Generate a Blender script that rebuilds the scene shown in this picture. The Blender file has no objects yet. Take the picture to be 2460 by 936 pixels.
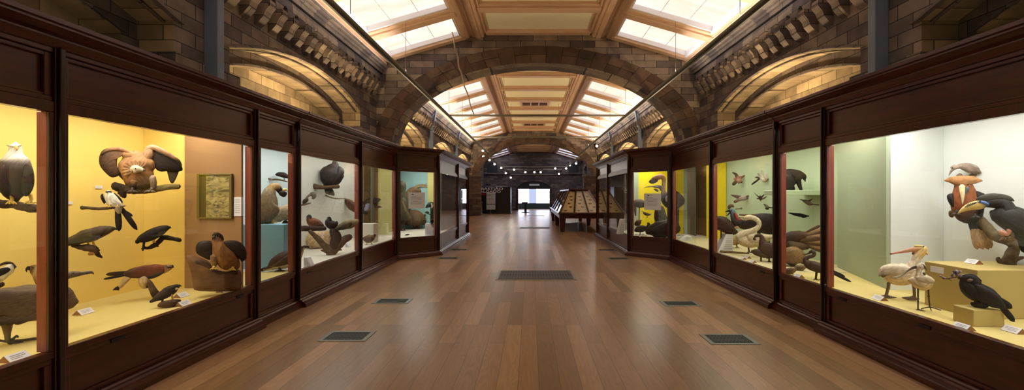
import bpy, bmesh, math, random
from mathutils import Vector, Matrix, noise
R = random.Random(7)
SC = bpy.context.scene
COL = SC.collection
PI = math.pi
# ---------------------------------------------------------------- camera numbers (frame 2460 x 936)
F = 1000.0; VX = 1275.0; VY = 466.0
CAM = Vector((-0.07, 0.0, 1.6))
def lin(c):
    c /= 255.0
    return c / 12.92 if c <= 0.04045 else ((c + 0.055) / 1.055) ** 2.4
def rgb(r, g, b):
    return (lin(r), lin(g), lin(b))
def ray(px, py, Y):
    return Vector((CAM.x + (px - VX) / F * Y, Y, CAM.z - (py - VY) / F * Y))
# ---------------------------------------------------------------- object helpers
def tag(o, label=None, cat=None, group=None, kind=None):
    if label: o['label'] = label
    if cat: o['category'] = cat
    if group: o['group'] = group
    if kind: o['kind'] = kind
    return o
def thing(name, label, cat, loc=(0, 0, 0), group=None):
    o = bpy.data.objects.new(name, None); COL.objects.link(o)
    o.location = loc; o.empty_display_size = 0.1
    return tag(o, label, cat, group)
class M:
    def __init__(s):
        s.v = []; s.f = []; s.mi = []; s.c = []; s.sm = []; s.st = []
    def add(s, verts, faces, mi=0, col=(1, 1, 1), smooth=False, st=None):
        b = len(s.v); s.st += st if st else [(0, 0, 0)] * len(verts)
        s.v += [tuple(p) for p in verts]
        s.c += col if isinstance(col, list) else [col] * len(verts)
        for f in faces:
            s.f.append([b + i for i in f]); s.mi.append(mi); s.sm.append(smooth)
    def box(s, x0, x1, y0, y1, z0, z1, mi=0, col=(1, 1, 1)):
        v = [(x, y, z) for z in (z0, z1) for y in (y0, y1) for x in (x0, x1)]
        s.add(v, [(0, 1, 3, 2), (4, 6, 7, 5), (0, 4, 5, 1), (2, 3, 7, 6), (0, 2, 6, 4), (1, 5, 7, 3)], mi, col)
    def fbox(s, fr, u0, u1, d0, d1, z0, z1, mi=0, col=(1, 1, 1)):
        v = [fr(u, d, z) for z in (z0, z1) for d in (d0, d1) for u in (u0, u1)]
        s.add(v, [(0, 1, 3, 2), (4, 6, 7, 5), (0, 4, 5, 1), (2, 3, 7, 6), (0, 2, 6, 4), (1, 5, 7, 3)], mi, col)
    def hexa(s, p, mi=0, col=(1, 1, 1)):           # 8 points, bottom 4 then top 4
        s.add(p, [(3, 2, 1, 0), (4, 5, 6, 7), (0, 1, 5, 4), (1, 2, 6, 5), (2, 3, 7, 6), (3, 0, 4, 7)], mi, col)
    def prism(s, poly, ext, mi=0, col=(1, 1, 1)):
        n = len(poly); e = Vector(ext)
        v = [Vector(p) for p in poly]; v += [p + e for p in v]
        f = [tuple(range(n))[::-1], tuple(range(n, 2 * n))]
        f += [(i, (i + 1) % n, n + (i + 1) % n, n + i) for i in range(n)]
        s.add(v, f, mi, col)
    def tube(s, pts, rad, seg=10, mi=0, col=(1, 1, 1), smooth=True):
        pts = [Vector(p) for p in pts]; n = len(pts)
        if not isinstance(rad, (list, tuple)): rad = [rad] * n
        vs = []; fs = []
        up = Vector((0, 0, 1))
        for i, p in enumerate(pts):
            t = (pts[min(i + 1, n - 1)] - pts[max(i - 1, 0)]).normalized()
            a = t.cross(up)
            if a.length < 1e-3: a = t.cross(Vector((0, 1, 0)))
            a.normalize(); b = t.cross(a)
            for k in range(seg):
                th = 2 * PI * k / seg
                vs.append(p + (a * math.cos(th) + b * math.sin(th)) * rad[i])
        for i in range(n - 1):
            for k in range(seg):
                k2 = (k + 1) % seg
                fs.append((i * seg + k, i * seg + k2, (i + 1) * seg + k2, (i + 1) * seg + k))
        fs.append(tuple(range(seg))[::-1]); fs.append(tuple((n - 1) * seg + k for k in range(seg)))
        s.add(vs, fs, mi, col, smooth)
    def lathe(s, c, prof, seg=16, mi=0, col=(1, 1, 1), axis=None):
        c = Vector(c); vs = []; fs = []
        for (r, z) in prof:
            for k in range(seg):
                th = 2 * PI * k / seg
                q = Vector((r * math.cos(th), r * math.sin(th), z))
                if axis is not None: q = axis @ q
                vs.append(c + q)
        n = len(prof)
        for i in range(n - 1):
            for k in range(seg):
                k2 = (k + 1) % seg
                fs.append((i * seg + k, i * seg + k2, (i + 1) * seg + k2, (i + 1) * seg + k))
        fs.append(tuple(range(seg))[::-1]); fs.append(tuple((n - 1) * seg + k for k in range(seg)))
        s.add(vs, fs, mi, col, True)
    def build(s, name, mats, parent=None, origin=(0, 0, 0), bev=0, recalc=True, seg=2):
        me = bpy.data.meshes.new(name); o = Vector(origin)
        me.from_pydata([tuple(Vector(p) - o) for p in s.v], [], s.f)
        if not isinstance(mats, (list, tuple)): mats = [mats]
        for m in mats: me.materials.append(m)
        me.polygons.foreach_set('material_index', s.mi)
        me.polygons.foreach_set('use_smooth', s.sm)
        ca = me.color_attributes.new('Col', 'FLOAT_COLOR', 'POINT')
        ca.data.foreach_set('color', [x for c in s.c for x in (c[0], c[1], c[2], 1.0)])
        if any(q != (0, 0, 0) for q in s.st):
            sa = me.attributes.new('Str', 'FLOAT_VECTOR', 'POINT'); sa.data.foreach_set('vector', [x for q in s.st for x in q])
        if recalc:
            bm = bmesh.new(); bm.from_mesh(me)
            bmesh.ops.recalc_face_normals(bm, faces=bm.faces)
            bm.to_mesh(me); bm.free()
        me.update()
        ob = bpy.data.objects.new(name, me); COL.objects.link(ob)
        if parent is not None: ob.parent = parent
        else: ob.location = o
        if bev:
            bv = ob.modifiers.new('bevel', 'BEVEL'); bv.width = bev; bv.segments = seg
            bv.limit_method = 'ANGLE'; bv.angle_limit = 0.6
        return ob
def struct(name, mb, mats, bev=0, recalc=True):
    o = mb.build(name, mats, bev=bev, recalc=recalc); o['kind'] = 'structure'; return o
def copy_tree(o, parent=None, loc=None):
    c = o.copy(); COL.objects.link(c)
    if parent is not None: c.parent = parent
    if loc is not None: c.location = loc
    for ch in list(o.children): copy_tree(ch, c)
    return c
# ---------------------------------------------------------------- materials
def newmat(name):
    m = bpy.data.materials.new(name); m.use_nodes = True
    nt = m.node_tree; nt.nodes.clear()
    out = nt.nodes.new('ShaderNodeOutputMaterial')
    return m, nt, out
def N(nt, t, **kw):
    n = nt.nodes.new(t)
    for k, v in kw.items():
        if k in n.inputs.keys(): n.inputs[k].default_value = v
        else: setattr(n, k, v)
    return n
def L(nt, a, b): nt.links.new(a, b)
def c4(c): return (c[0], c[1], c[2], 1)
def plain(name, col, rough=0.5, spec=0.5, coat=0, metal=0, var=0.12, vscale=6, bump=0.0, bscale=60):
    m, nt, out = newmat(name)
    p = N(nt, 'ShaderNodeBsdfPrincipled'); p.inputs['Roughness'].default_value = rough
    p.inputs['Specular IOR Level'].default_value = spec; p.inputs['Coat Weight'].default_value = coat
    p.inputs['Metallic'].default_value = metal
    tc = N(nt, 'ShaderNodeTexCoord'); no = N(nt, 'ShaderNodeTexNoise'); no.inputs['Scale'].default_value = vscale
    no.inputs['Detail'].default_value = 5; L(nt, tc.outputs['Object'], no.inputs['Vector'])
    mx = N(nt, 'ShaderNodeMix', data_type='RGBA'); mx.inputs[6].default_value = c4([x * (1 - var) for x in col])
    mx.inputs[7].default_value = c4([min(1, x * (1 + var)) for x in col])
    L(nt, no.outputs[0], mx.inputs[0]); L(nt, mx.outputs[2], p.inputs['Base Color'])
    if bump:
        n2 = N(nt, 'ShaderNodeTexNoise'); n2.inputs['Scale'].default_value = bscale; n2.inputs['Detail'].default_value = 6
        L(nt, tc.outputs['Object'], n2.inputs['Vector'])
        b = N(nt, 'ShaderNodeBump'); b.inputs['Strength'].default_value = bump; b.inputs['Distance'].default_value = 0.02
        L(nt, n2.outputs[0], b.inputs['Height']); L(nt, b.outputs[0], p.inputs['Normal'])
    L(nt, p.outputs[0], out.inputs[0]); return m
def wood(name, c1, c2, rough=0.35, coat=0.3, axis='z', scale=1.0, spec=0.5):
    m, nt, out = newmat(name)
    p = N(nt, 'ShaderNodeBsdfPrincipled'); p.inputs['Roughness'].default_value = rough
    p.inputs['Coat Weight'].default_value = coat; p.inputs['Coat Roughness'].default_value = 0.2
    p.inputs['Specular IOR Level'].default_value = spec
    tc = N(nt, 'ShaderNodeTexCoord'); mp = N(nt, 'ShaderNodeMapping')
    mp.inputs['Scale'].default_value = {'z': (9, 9, 1.2), 'y': (9, 1.0, 9), 'x': (1.0, 9, 9)}[axis]
    L(nt, tc.outputs['Object'], mp.inputs['Vector'])
    no = N(nt, 'ShaderNodeTexNoise'); no.inputs['Scale'].default_value = 2.5 * scale; no.inputs['Detail'].default_value = 8
    no.inputs['Distortion'].default_value = 0.6
    L(nt, mp.outputs[0], no.inputs['Vector'])
    cr = N(nt, 'ShaderNodeValToRGB'); cr.color_ramp.elements[0].position = 0.3; cr.color_ramp.elements[1].position = 0.72
    cr.color_ramp.elements[0].color = c4(c1); cr.color_ramp.elements[1].color = c4(c2)
    L(nt, no.outputs[0], cr.inputs[0]); L(nt, cr.outputs[0], p.inputs['Base Color'])
    L(nt, p.outputs[0], out.inputs[0]); return m
def stone(name, c1, c2, mortar, bw=0.5, rh=0.2, attr=False):
    m, nt, out = newmat(name)
    p = N(nt, 'ShaderNodeBsdfPrincipled'); p.inputs['Roughness'].default_value = 0.75; p.inputs['Specular IOR Level'].default_value = 0.3
    tc = N(nt, 'ShaderNodeTexCoord'); sp = N(nt, 'ShaderNodeSeparateXYZ'); L(nt, tc.outputs['Object'], sp.inputs[0])
    ge = N(nt, 'ShaderNodeNewGeometry'); sn = N(nt, 'ShaderNodeSeparateXYZ'); L(nt, ge.outputs['True Normal'], sn.inputs[0])
    ab = N(nt, 'ShaderNodeMath', operation='ABSOLUTE'); L(nt, sn.outputs[1], ab.inputs[0])
    gt = N(nt, 'ShaderNodeMath', operation='GREATER_THAN'); L(nt, ab.outputs[0], gt.inputs[0]); gt.inputs[1].default_value = 0.6
    xs = N(nt, 'ShaderNodeMath', operation='MULTIPLY'); L(nt, sp.outputs[0], xs.inputs[0]); xs.inputs[1].default_value = 0.62
    mx = N(nt, 'ShaderNodeMix', data_type='FLOAT'); L(nt, gt.outputs[0], mx.inputs[0]); L(nt, sp.outputs[1], mx.inputs[2]); L(nt, xs.outputs[0], mx.inputs[3])
    cb = N(nt, 'ShaderNodeCombineXYZ'); L(nt, mx.outputs[0], cb.inputs[0]); L(nt, sp.outputs[2], cb.inputs[1])
    br = N(nt, 'ShaderNodeTexBrick'); br.offset = 0.5
    for k, v in (('Color1', c4(c1)), ('Color2', c4(c2)), ('Mortar', c4(mortar)), ('Scale', 1.0), ('Mortar Size', 0.006), ('Mortar Smooth', 0.2), ('Bias', -0.15), ('Brick Width', bw), ('Row Height', rh)):
        br.inputs[k].default_value = v
    L(nt, cb.outputs[0], br.inputs['Vector'])
    no = N(nt, 'ShaderNodeTexNoise'); no.inputs['Scale'].default_value = 3.0; no.inputs['Detail'].default_value = 8; L(nt, tc.outputs['Object'], no.inputs['Vector'])
    cr = N(nt, 'ShaderNodeValToRGB'); cr.color_ramp.elements[0].position = 0.25; cr.color_ramp.elements[1].position = 0.8
    cr.color_ramp.elements[0].color = (0.55, 0.55, 0.55, 1); cr.color_ramp.elements[1].color = (1.3, 1.25, 1.2, 1)
    L(nt, no.outputs[0], cr.inputs[0])
    mu = N(nt, 'ShaderNodeMix', data_type='RGBA', blend_type='MULTIPLY'); mu.inputs[0].default_value = 1.0
    if attr:
        va = N(nt, 'ShaderNodeVertexColor', layer_name='Col'); L(nt, va.outputs[0], mu.inputs[6])
    else:
        L(nt, br.outputs[0], mu.inputs[6])
    L(nt, cr.outputs[0], mu.inputs[7]); L(nt, mu.outputs[2], p.inputs['Base Color'])
    b = N(nt, 'ShaderNodeBump'); b.inputs['Strength'].default_value = 0.5; b.inputs['Distance'].default_value = 0.02
    ml = N(nt, 'ShaderNodeMath', operation='MULTIPLY_ADD'); L(nt, no.outputs[0], ml.inputs[0]); ml.inputs[1].default_value = 0.5
    if attr: ml.inputs[2].default_value = 0
    else:
        iv = N(nt, 'ShaderNodeMath', operation='SUBTRACT'); iv.inputs[0].default_value = 1; L(nt, br.outputs[1], iv.inputs[1]); L(nt, iv.outputs[0], ml.inputs[2])
    L(nt, ml.outputs[0], b.inputs['Height']); L(nt, b.outputs[0], p.inputs['Normal'])
    L(nt, p.outputs[0], out.inputs[0]); return m
def emit(name, col, strength):
    m, nt, out = newmat(name); e = N(nt, 'ShaderNodeEmission'); e.inputs[0].default_value = c4(col); e.inputs[1].default_value = strength
    L(nt, e.outputs[0], out.inputs[0]); return m
def skylight_mat(name, col1, col2, k=1.0):
    m, nt, out = newmat(name)
    e = N(nt, 'ShaderNodeEmission'); tc = N(nt, 'ShaderNodeTexCoord'); mp = N(nt, 'ShaderNodeMapping'); mp.inputs['Scale'].default_value = (0.6, 2.2, 1)
    no = N(nt, 'ShaderNodeTexNoise'); no.inputs['Scale'].default_value = 1.2; L(nt, tc.outputs['Object'], mp.inputs[0]); L(nt, mp.outputs[0], no.inputs['Vector'])
    cr = N(nt, 'ShaderNodeValToRGB'); cr.color_ramp.elements[0].color = c4(col1); cr.color_ramp.elements[1].color = c4(col2)
    cr.color_ramp.elements[0].position = 0.3; cr.color_ramp.elements[1].position = 0.7
    L(nt, no.outputs[0], cr.inputs[0]); L(nt, cr.outputs[0], e.inputs[0]); e.inputs[1].default_value = SKY_E * k
    L(nt, e.outputs[0], out.inputs[0]); return m
def glass_mat(name, ior=1.5, tint=(1, 1, 1), rough=0.0):
    m, nt, out = newmat(name)
    t = N(nt, 'ShaderNodeBsdfTransparent'); t.inputs[0].default_value = c4(tint)
    g = N(nt, 'ShaderNodeBsdfGlossy'); g.inputs['Roughness'].default_value = rough
    lw = N(nt, 'ShaderNodeLayerWeight'); lw.inputs[0].default_value = 0.5
    pw = N(nt, 'ShaderNodeMath', operation='POWER'); L(nt, lw.outputs['Facing'], pw.inputs[0]); pw.inputs[1].default_value = 5
    r0 = ((ior - 1) / (ior + 1)) ** 2
    fr = N(nt, 'ShaderNodeMath', operation='MULTIPLY_ADD'); L(nt, pw.outputs[0], fr.inputs[0]); fr.inputs[1].default_value = 1 - r0; fr.inputs[2].default_value = r0
    mx = N(nt, 'ShaderNodeMixShader'); L(nt, fr.outputs[0], mx.inputs[0]); L(nt, t.outputs[0], mx.inputs[1]); L(nt, g.outputs[0], mx.inputs[2])
    L(nt, mx.outputs[0], out.inputs[0]); return m
def plumage_mat():
    """feathers: streaks and overlapping scallops that run along each body, wing or tail feather"""
    m, nt, out = newmat('plumage')
    p = N(nt, 'ShaderNodeBsdfPrincipled'); p.inputs['Roughness'].default_value = 0.62; p.inputs['Specular IOR Level'].default_value = 0.28
    va = N(nt, 'ShaderNodeVertexColor', layer_name='Col'); at = N(nt, 'ShaderNodeAttribute', attribute_name='Str')
    m1 = N(nt, 'ShaderNodeMapping'); m1.inputs['Scale'].default_value = (12, 110, 5); L(nt, at.outputs['Vector'], m1.inputs[0])
    no = N(nt, 'ShaderNodeTexNoise'); no.inputs['Scale'].default_value = 1.0; no.inputs['Detail'].default_value = 6; no.inputs['Distortion'].default_value = 0.7; L(nt, m1.outputs[0], no.inputs['Vector'])
    m2 = N(nt, 'ShaderNodeMapping'); m2.inputs['Scale'].default_value = (20, 34, 5); L(nt, at.outputs['Vector'], m2.inputs[0])
    vo = N(nt, 'ShaderNodeTexVoronoi'); vo.inputs['Scale'].default_value = 1.0; L(nt, m2.outputs[0], vo.inputs['Vector'])
    ad = N(nt, 'ShaderNodeMath', operation='MULTIPLY_ADD'); L(nt, vo.outputs['Distance'], ad.inputs[0]); ad.inputs[1].default_value = -0.45; L(nt, no.outputs[0], ad.inputs[2])
    cr = N(nt, 'ShaderNodeValToRGB'); cr.color_ramp.elements[0].position = 0.02; cr.color_ramp.elements[1].position = 0.5
    cr.color_ramp.elements[0].color = (0.66, 0.64, 0.62, 1); cr.color_ramp.elements[1].color = (1.2, 1.18, 1.14, 1); L(nt, ad.outputs[0], cr.inputs[0])
    mu = N(nt, 'ShaderNodeMix', data_type='RGBA', blend_type='MULTIPLY'); mu.inputs[0].default_value = 1
    L(nt, va.outputs[0], mu.inputs[6]); L(nt, cr.outputs[0], mu.inputs[7]); L(nt, mu.outputs[2], p.inputs['Base Color'])
    b = N(nt, 'ShaderNodeBump'); b.inputs['Strength'].default_value = 0.4; b.inputs['Distance'].default_value = 0.006
    L(nt, ad.outputs[0], b.inputs['Height']); L(nt, b.outputs[0], p.inputs['Normal']); L(nt, p.outputs[0], out.inputs[0]); return m
def attr_mat(name, rough=0.4, spec=0.5, vs=15, lo=0.8, hi=1.2, bump=0.0):
    m, nt, out = newmat(name)
    p = N(nt, 'ShaderNodeBsdfPrincipled'); p.inputs['Roughness'].default_value = rough; p.inputs['Specular IOR Level'].default_value = spec
    va = N(nt, 'ShaderNodeVertexColor', layer_name='Col'); tc = N(nt, 'ShaderNodeTexCoord')
    no = N(nt, 'ShaderNodeTexNoise'); no.inputs['Scale'].default_value = vs; no.inputs['Detail'].default_value = 8; L(nt, tc.outputs['Object'], no.inputs['Vector'])
    cr = N(nt, 'ShaderNodeValToRGB'); cr.color_ramp.elements[0].position = 0.3; cr.color_ramp.elements[1].position = 0.7
    cr.color_ramp.elements[0].color = (lo, lo, lo, 1); cr.color_ramp.elements[1].color = (hi, hi, hi, 1); L(nt, no.outputs[0], cr.inputs[0])
    mu = N(nt, 'ShaderNodeMix', data_type='RGBA', blend_type='MULTIPLY'); mu.inputs[0].default_value = 1
    L(nt, va.outputs[0], mu.inputs[6]); L(nt, cr.outputs[0], mu.inputs[7]); L(nt, mu.outputs[2], p.inputs['Base Color'])
    if bump:
        b = N(nt, 'ShaderNodeBump'); b.inputs['Strength'].default_value = bump; b.inputs['Distance'].default_value = 0.02
        L(nt, no.outputs[0], b.inputs['Height']); L(nt, b.outputs[0], p.inputs['Normal'])
    L(nt, p.outputs[0], out.inputs[0]); return m
def floor_mat():
    m, nt, out = newmat('oak_floor')
    p = N(nt, 'ShaderNodeBsdfPrincipled'); p.inputs['Specular IOR Level'].default_value = 0.5
    tc = N(nt, 'ShaderNodeTexCoord'); sp = N(nt, 'ShaderNodeSeparateXYZ'); L(nt, tc.outputs['Object'], sp.inputs[0])
    cb = N(nt, 'ShaderNodeCombineXYZ'); L(nt, sp.outputs[1], cb.inputs[0]); L(nt, sp.outputs[0], cb.inputs[1])
    br = N(nt, 'ShaderNodeTexBrick'); br.offset = 0.37; br.offset_frequency = 3; br.squash = 1.0
    for k, v in (('Color1', (0, 0, 0, 1)), ('Color2', (1, 1, 1, 1)), ('Mortar', (0, 0, 0, 1)), ('Scale', 1.0), ('Mortar Size', 0.0022), ('Mortar Smooth', 0.1), ('Bias', 0.0), ('Brick Width', 1.7), ('Row Height', 0.178)):
        br.inputs[k].default_value = v
    L(nt, cb.outputs[0], br.inputs['Vector'])
    bw = N(nt, 'ShaderNodeRGBToBW'); L(nt, br.outputs[0], bw.inputs[0])
    # grain, shifted per plank
    sh = N(nt, 'ShaderNodeMath', operation='MULTIPLY'); L(nt, bw.outputs[0], sh.inputs[0]); sh.inputs[1].default_value = 17.0
    cx = N(nt, 'ShaderNodeMath', operation='MULTIPLY'); L(nt, sp.outputs[0], cx.inputs[0]); cx.inputs[1].default_value = 7.0
    cy = N(nt, 'ShaderNodeMath', operation='MULTIPLY_ADD'); L(nt, sp.outputs[1], cy.inputs[0]); cy.inputs[1].default_value = 0.9; L(nt, sh.outputs[0], cy.inputs[2])
    gv = N(nt, 'ShaderNodeCombineXYZ'); L(nt, cx.outputs[0], gv.inputs[0]); L(nt, cy.outputs[0], gv.inputs[1]); L(nt, sh.outputs[0], gv.inputs[2])
    no = N(nt, 'ShaderNodeTexNoise'); no.inputs['Scale'].default_value = 1.1; no.inputs['Detail'].default_value = 1.2; no.inputs['Distortion'].default_value = 0.5; L(nt, gv.outputs[0], no.inputs['Vector'])
    wv = N(nt, 'ShaderNodeMath', operation='MULTIPLY'); L(nt, no.outputs[0], wv.inputs[0]); wv.inputs[1].default_value = 60.0
    sn = N(nt, 'ShaderNodeMath', operation='SINE'); L(nt, wv.outputs[0], sn.inputs[0])
    fm = N(nt, 'ShaderNodeMapping'); fm.inputs['Scale'].default_value = (1.6, .35, 1); L(nt, gv.outputs[0], fm.inputs[0]); fn = N(nt, 'ShaderNodeTexNoise'); fn.inputs['Scale'].default_value = 8; fn.inputs['Detail'].default_value = 6; L(nt, fm.outputs[0], fn.inputs['Vector'])
    cr = N(nt, 'ShaderNodeValToRGB'); e = cr.color_ramp.elements
    e[0].position = 0.0; e[0].color = c4(rgb(126, 96, 64)); e[1].position = 1.0; e[1].color = c4(rgb(172, 134, 94))
    x = e.new(0.35); x.color = c4(rgb(144, 110, 74)); x = e.new(0.7); x.color = c4(rgb(156, 116, 80))
    L(nt, bw.outputs[0], cr.inputs[0])
    g1 = N(nt, 'ShaderNodeMapRange'); L(nt, sn.outputs[0], g1.inputs[0]); g1.inputs[1].default_value = -1; g1.inputs[2].default_value = 1; g1.inputs[3].default_value = 0.89; g1.inputs[4].default_value = 1.04
    g2 = N(nt, 'ShaderNodeMapRange'); L(nt, fn.outputs[0], g2.inputs[0]); g2.inputs[1].default_value = 0.3; g2.inputs[2].default_value = 0.7; g2.inputs[3].default_value = 0.93; g2.inputs[4].default_value = 1.06
    gm = N(nt, 'ShaderNodeMath', operation='MULTIPLY'); L(nt, g1.outputs[0], gm.inputs[0]); L(nt, g2.outputs[0], gm.inputs[1])
    mo = N(nt, 'ShaderNodeMath', operation='MULTIPLY_ADD'); L(nt, br.outputs[1], mo.inputs[0]); mo.inputs[1].default_value = -0.55; mo.inputs[2].default_value = 1.0
    gm2 = N(nt, 'ShaderNodeMath', operation='MULTIPLY'); L(nt, gm.outputs[0], gm2.inputs[0]); L(nt, mo.outputs[0], gm2.inputs[1])
    sc = N(nt, 'ShaderNodeVectorMath', operation='SCALE'); L(nt, cr.outputs[0], sc.inputs[0]); L(nt, gm2.outputs[0], sc.inputs['Scale'])
    L(nt, sc.outputs[0], p.inputs['Base Color'])
    rr = N(nt, 'ShaderNodeMapRange'); L(nt, fn.outputs[0], rr.inputs[0]); rr.inputs[1].default_value = 0.3; rr.inputs[2].default_value = 0.7; rr.inputs[3].default_value = 0.29; rr.inputs[4].default_value = 0.29
    L(nt, rr.outputs[0], p.inputs['Roughness'])
    L(nt, p.outputs[0], out.inputs[0]); return m
SKY_E = 1.28
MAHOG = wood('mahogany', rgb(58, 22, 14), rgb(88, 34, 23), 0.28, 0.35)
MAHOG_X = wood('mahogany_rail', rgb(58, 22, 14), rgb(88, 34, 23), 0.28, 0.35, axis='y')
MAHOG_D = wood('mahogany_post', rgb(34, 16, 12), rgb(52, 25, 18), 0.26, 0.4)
REVEAL_LIT = wood('mahogany_reveal_lit', rgb(112, 44, 28), rgb(142, 60, 38), 0.4, 0.15)  # mahogany made redder, the case light on the reveals put into its colour
PINE = wood('ceiling_pine', rgb(200, 160, 128), rgb(220, 186, 156), 0.4, 0.15, axis='y')
PINE_X = wood('ceiling_pine_cross', rgb(198, 158, 126), rgb(218, 184, 154), 0.4, 0.15, axis='x')
PINE_D = wood('ceiling_pine_dark', rgb(110, 68, 40), rgb(138, 90, 56), 0.45, 0.1, axis='x')
CREAM = plain('ceiling_cream', rgb(244, 236, 206), 0.7, 0.2, var=0.04)
WHITEPAINT = plain('white_painted_trim', rgb(225, 225, 235), 0.35, 0.5, var=0.03)
STONE = stone('terracotta_blocks', rgb(90, 80, 80), rgb(160, 143, 124), rgb(44, 40, 40), 0.46, 0.2)
STONE_D = stone('terracotta_blocks_dark', rgb(82, 73, 73), rgb(130, 115, 102), rgb(42, 38, 38), 0.46, 0.2)
STONE_UPLIT = stone('uplit_blocks', rgb(124, 108, 84), rgb(180, 160, 124), rgb(84, 72, 56), 0.40, 0.2)  # the wall stone again, warmer and paler, with uplight put into the colour
VOUSS = stone('arch_voussoirs', (1, 1, 1), (1, 1, 1), (1, 1, 1), attr=True)
IRON = plain('painted_iron', rgb(108, 118, 136), 0.45, 0.5, var=0.06, vscale=10)
DARKIRON = plain('dark_iron', rgb(30, 30, 30), 0.5, 0.5, var=0.1)
STEEL = plain('brushed_steel', rgb(120, 120, 112), 0.35, 0.5, metal=0.6, var=0.1)
RAILM = plain('painted_rail', rgb(112, 108, 92), 0.4, 0.5, var=0.05)
GLASS = glass_mat('case_glass', 1.45)
FLOORM = floor_mat()
SKYM = skylight_mat('skylight_blind', rgb(248, 220, 196), rgb(255, 238, 226)); SKYF = skylight_mat('skylight_clear', rgb(214, 224, 255), rgb(236, 238, 255), 2.6)
PLUM = plumage_mat()
HORN = attr_mat('horn_and_skin', 0.45, 0.4, 40, 0.85, 1.1)
BARK = attr_mat('bark', 0.8, 0.25, 18, 0.55, 1.35, bump=0.8)
ROCKM = attr_mat('modelled_rock', 0.75, 0.3, 8, 0.6, 1.3, bump=0.6)
EYE = plain('glass_eye', (0.01, 0.008, 0.005), 0.08, 0.6, var=0.0)
CARD = plain('white_card', rgb(232, 232, 236), 0.6, 0.3, var=0.02)
CARDB = plain('brown_card', rgb(150, 108, 70), 0.7, 0.2, var=0.05)
INK = plain('grey_ink', rgb(165, 163, 162), 0.7, 0.1, var=0.05)
INKD = plain('black_ink', rgb(20, 20, 22), 0.7, 0.1, var=0.05)
def paint(name, r, g, b, rough=0.6): return plain(name, rgb(r, g, b), rough, 0.25, var=0.035, vscale=2.5)
YELLOW = paint('yellow_backdrop', 248, 220, 124)
YELLOW2 = paint('sulphur_backdrop', 236, 214, 30)
CREAMF = paint('cream_case_floor', 218, 200, 128)
WHITEF = paint('white_case_floor', 222, 218, 200)
OFFWF = paint('pale_case_floor', 218, 208, 160)
BROWNP = paint('brown_panel', 160, 124, 86)
SKYBLUE = paint('pale_blue_backdrop', 206, 226, 228)
MISTY = paint('misty_white_backdrop', 212, 216, 204)
TURQ = paint('turquoise_backdrop', 150, 192, 190)
MINT = paint('mint_backdrop', 190, 210, 172)
PALEW = paint('pale_white_backdrop', 228, 234, 230)
SAGE = paint('sage_panel', 166, 180, 150)
OLIVE = paint('olive_partition', 122, 100, 54)
LIME = paint('lime_partition', 196, 190, 118)
DARKB = paint('dim_backdrop', 120, 112, 96)
BLUEB = paint('blue_block_paint', 132, 180, 206)
BLUEB2 = paint('deeper_blue_paint', 96, 156, 196)
TANB = paint('tan_block_paint', 190, 170, 106)
# ================================================================ BUILDING
XR = 0.15; HW = 4.85                     # axis of roof and half width between the stone walls
A1 = (12.5, 13.3); A2 = (31.5, 32.3); YEND = 41.0; YBACK = -4.0
m = M(); m.box(-6.2, 6.4, YBACK - .5, 46, -0.12, 0.0); struct('floor', m, FLOORM)
# ---------------------------------------------------------------- side walls with blind arches
def arc_pts(yc, a, zs, rise, n=20):
    rad = (a * a + rise * rise) / (2 * rise); zc = zs + rise - rad
    th = math.asin(a / rad)
    return [(yc + rad * math.sin(-th + 2 * th * i / n), zc + rad * math.cos(-th + 2 * th * i / n)) for i in range(n + 1)]
def side_wall(name, s, bays, y0, y1, zb=2.35, ztop=6.0):
    xw = XR + s * HW
    def X(d): return xw + s * d          # d = depth into the wall
    m = M(); g = M()
    edges = [y0] + [(bays[i] + bays[i + 1]) / 2 for i in range(len(bays) - 1)] + [y1]
    for i, yc in enumerate(bays):
        ya, yb = edges[i], edges[i + 1]; a = 2.45; a2 = 2.24; d1 = 0.48; d2 = 0.80
        c1 = arc_pts(yc, a, 3.85, 0.45); c2 = arc_pts(yc, a2, 3.63, 0.42)
        q = lambda pts, d, mi=0, mm=m: mm.add([(X(d), y, z) for y, z in pts], [tuple(range(len(pts)))], mi)
        q([(ya, 0), (yb, 0), (yb, zb), (ya, zb)], 0)
        q([(ya, zb), (c1[0][0], zb), (c1[0][0], 3.85), (ya, 3.85)], 0)
        q([(c1[-1][0], zb), (yb, zb), (yb, 3.85), (c1[-1][0], 3.85)], 0)
        q([(ya, 3.85), (c1[0][0], 3.85), (c1[0][0], ztop), (ya, ztop)], 0)
        q([(c1[-1][0], 3.85), (yb, 3.85), (yb, ztop), (c1[-1][0], ztop)], 0)
        for k in range(20):
            q([c1[k], c1[k + 1], (c1[k + 1][0], ztop), (c1[k][0], ztop)], 0)
        o1 = [(c1[0][0], zb)] + c1 + [(c1[-1][0], zb)]; o2 = [(c2[0][0], zb)] + c2 + [(c2[-1][0], zb)]
        for k in range(len(o1) - 1):
            g.add([(X(0), *o1[k]), (X(0), *o1[k + 1]), (X(d1), *o1[k + 1]), (X(d1), *o1[k])], [(0, 1, 2, 3)], 2)
            m.add([(X(d1), *o1[k]), (X(d1), *o1[k + 1]), (X(d1), *o2[k + 1]), (X(d1), *o2[k])], [(0, 1, 2, 3)], 1)
            g.add([(X(d1), *o2[k]), (X(d1), *o2[k + 1]), (X(d2), *o2[k + 1]), (X(d2), *o2[k])], [(0, 1, 2, 3)], 2)
        q(o2, d2, 2, m)
        m.add([(X(0), o1[0][0], zb), (X(0), o1[-1][0], zb), (X(d2), o1[-1][0], zb), (X(d2), o1[0][0], zb)], [(0, 1, 2, 3)], 1)
    m.v += []; base = len(m.v)
    m.add(g.v, g.f, 2)
    w = struct(name, m, [STONE, STONE_D, STONE_UPLIT], recalc=False)
    return w
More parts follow.
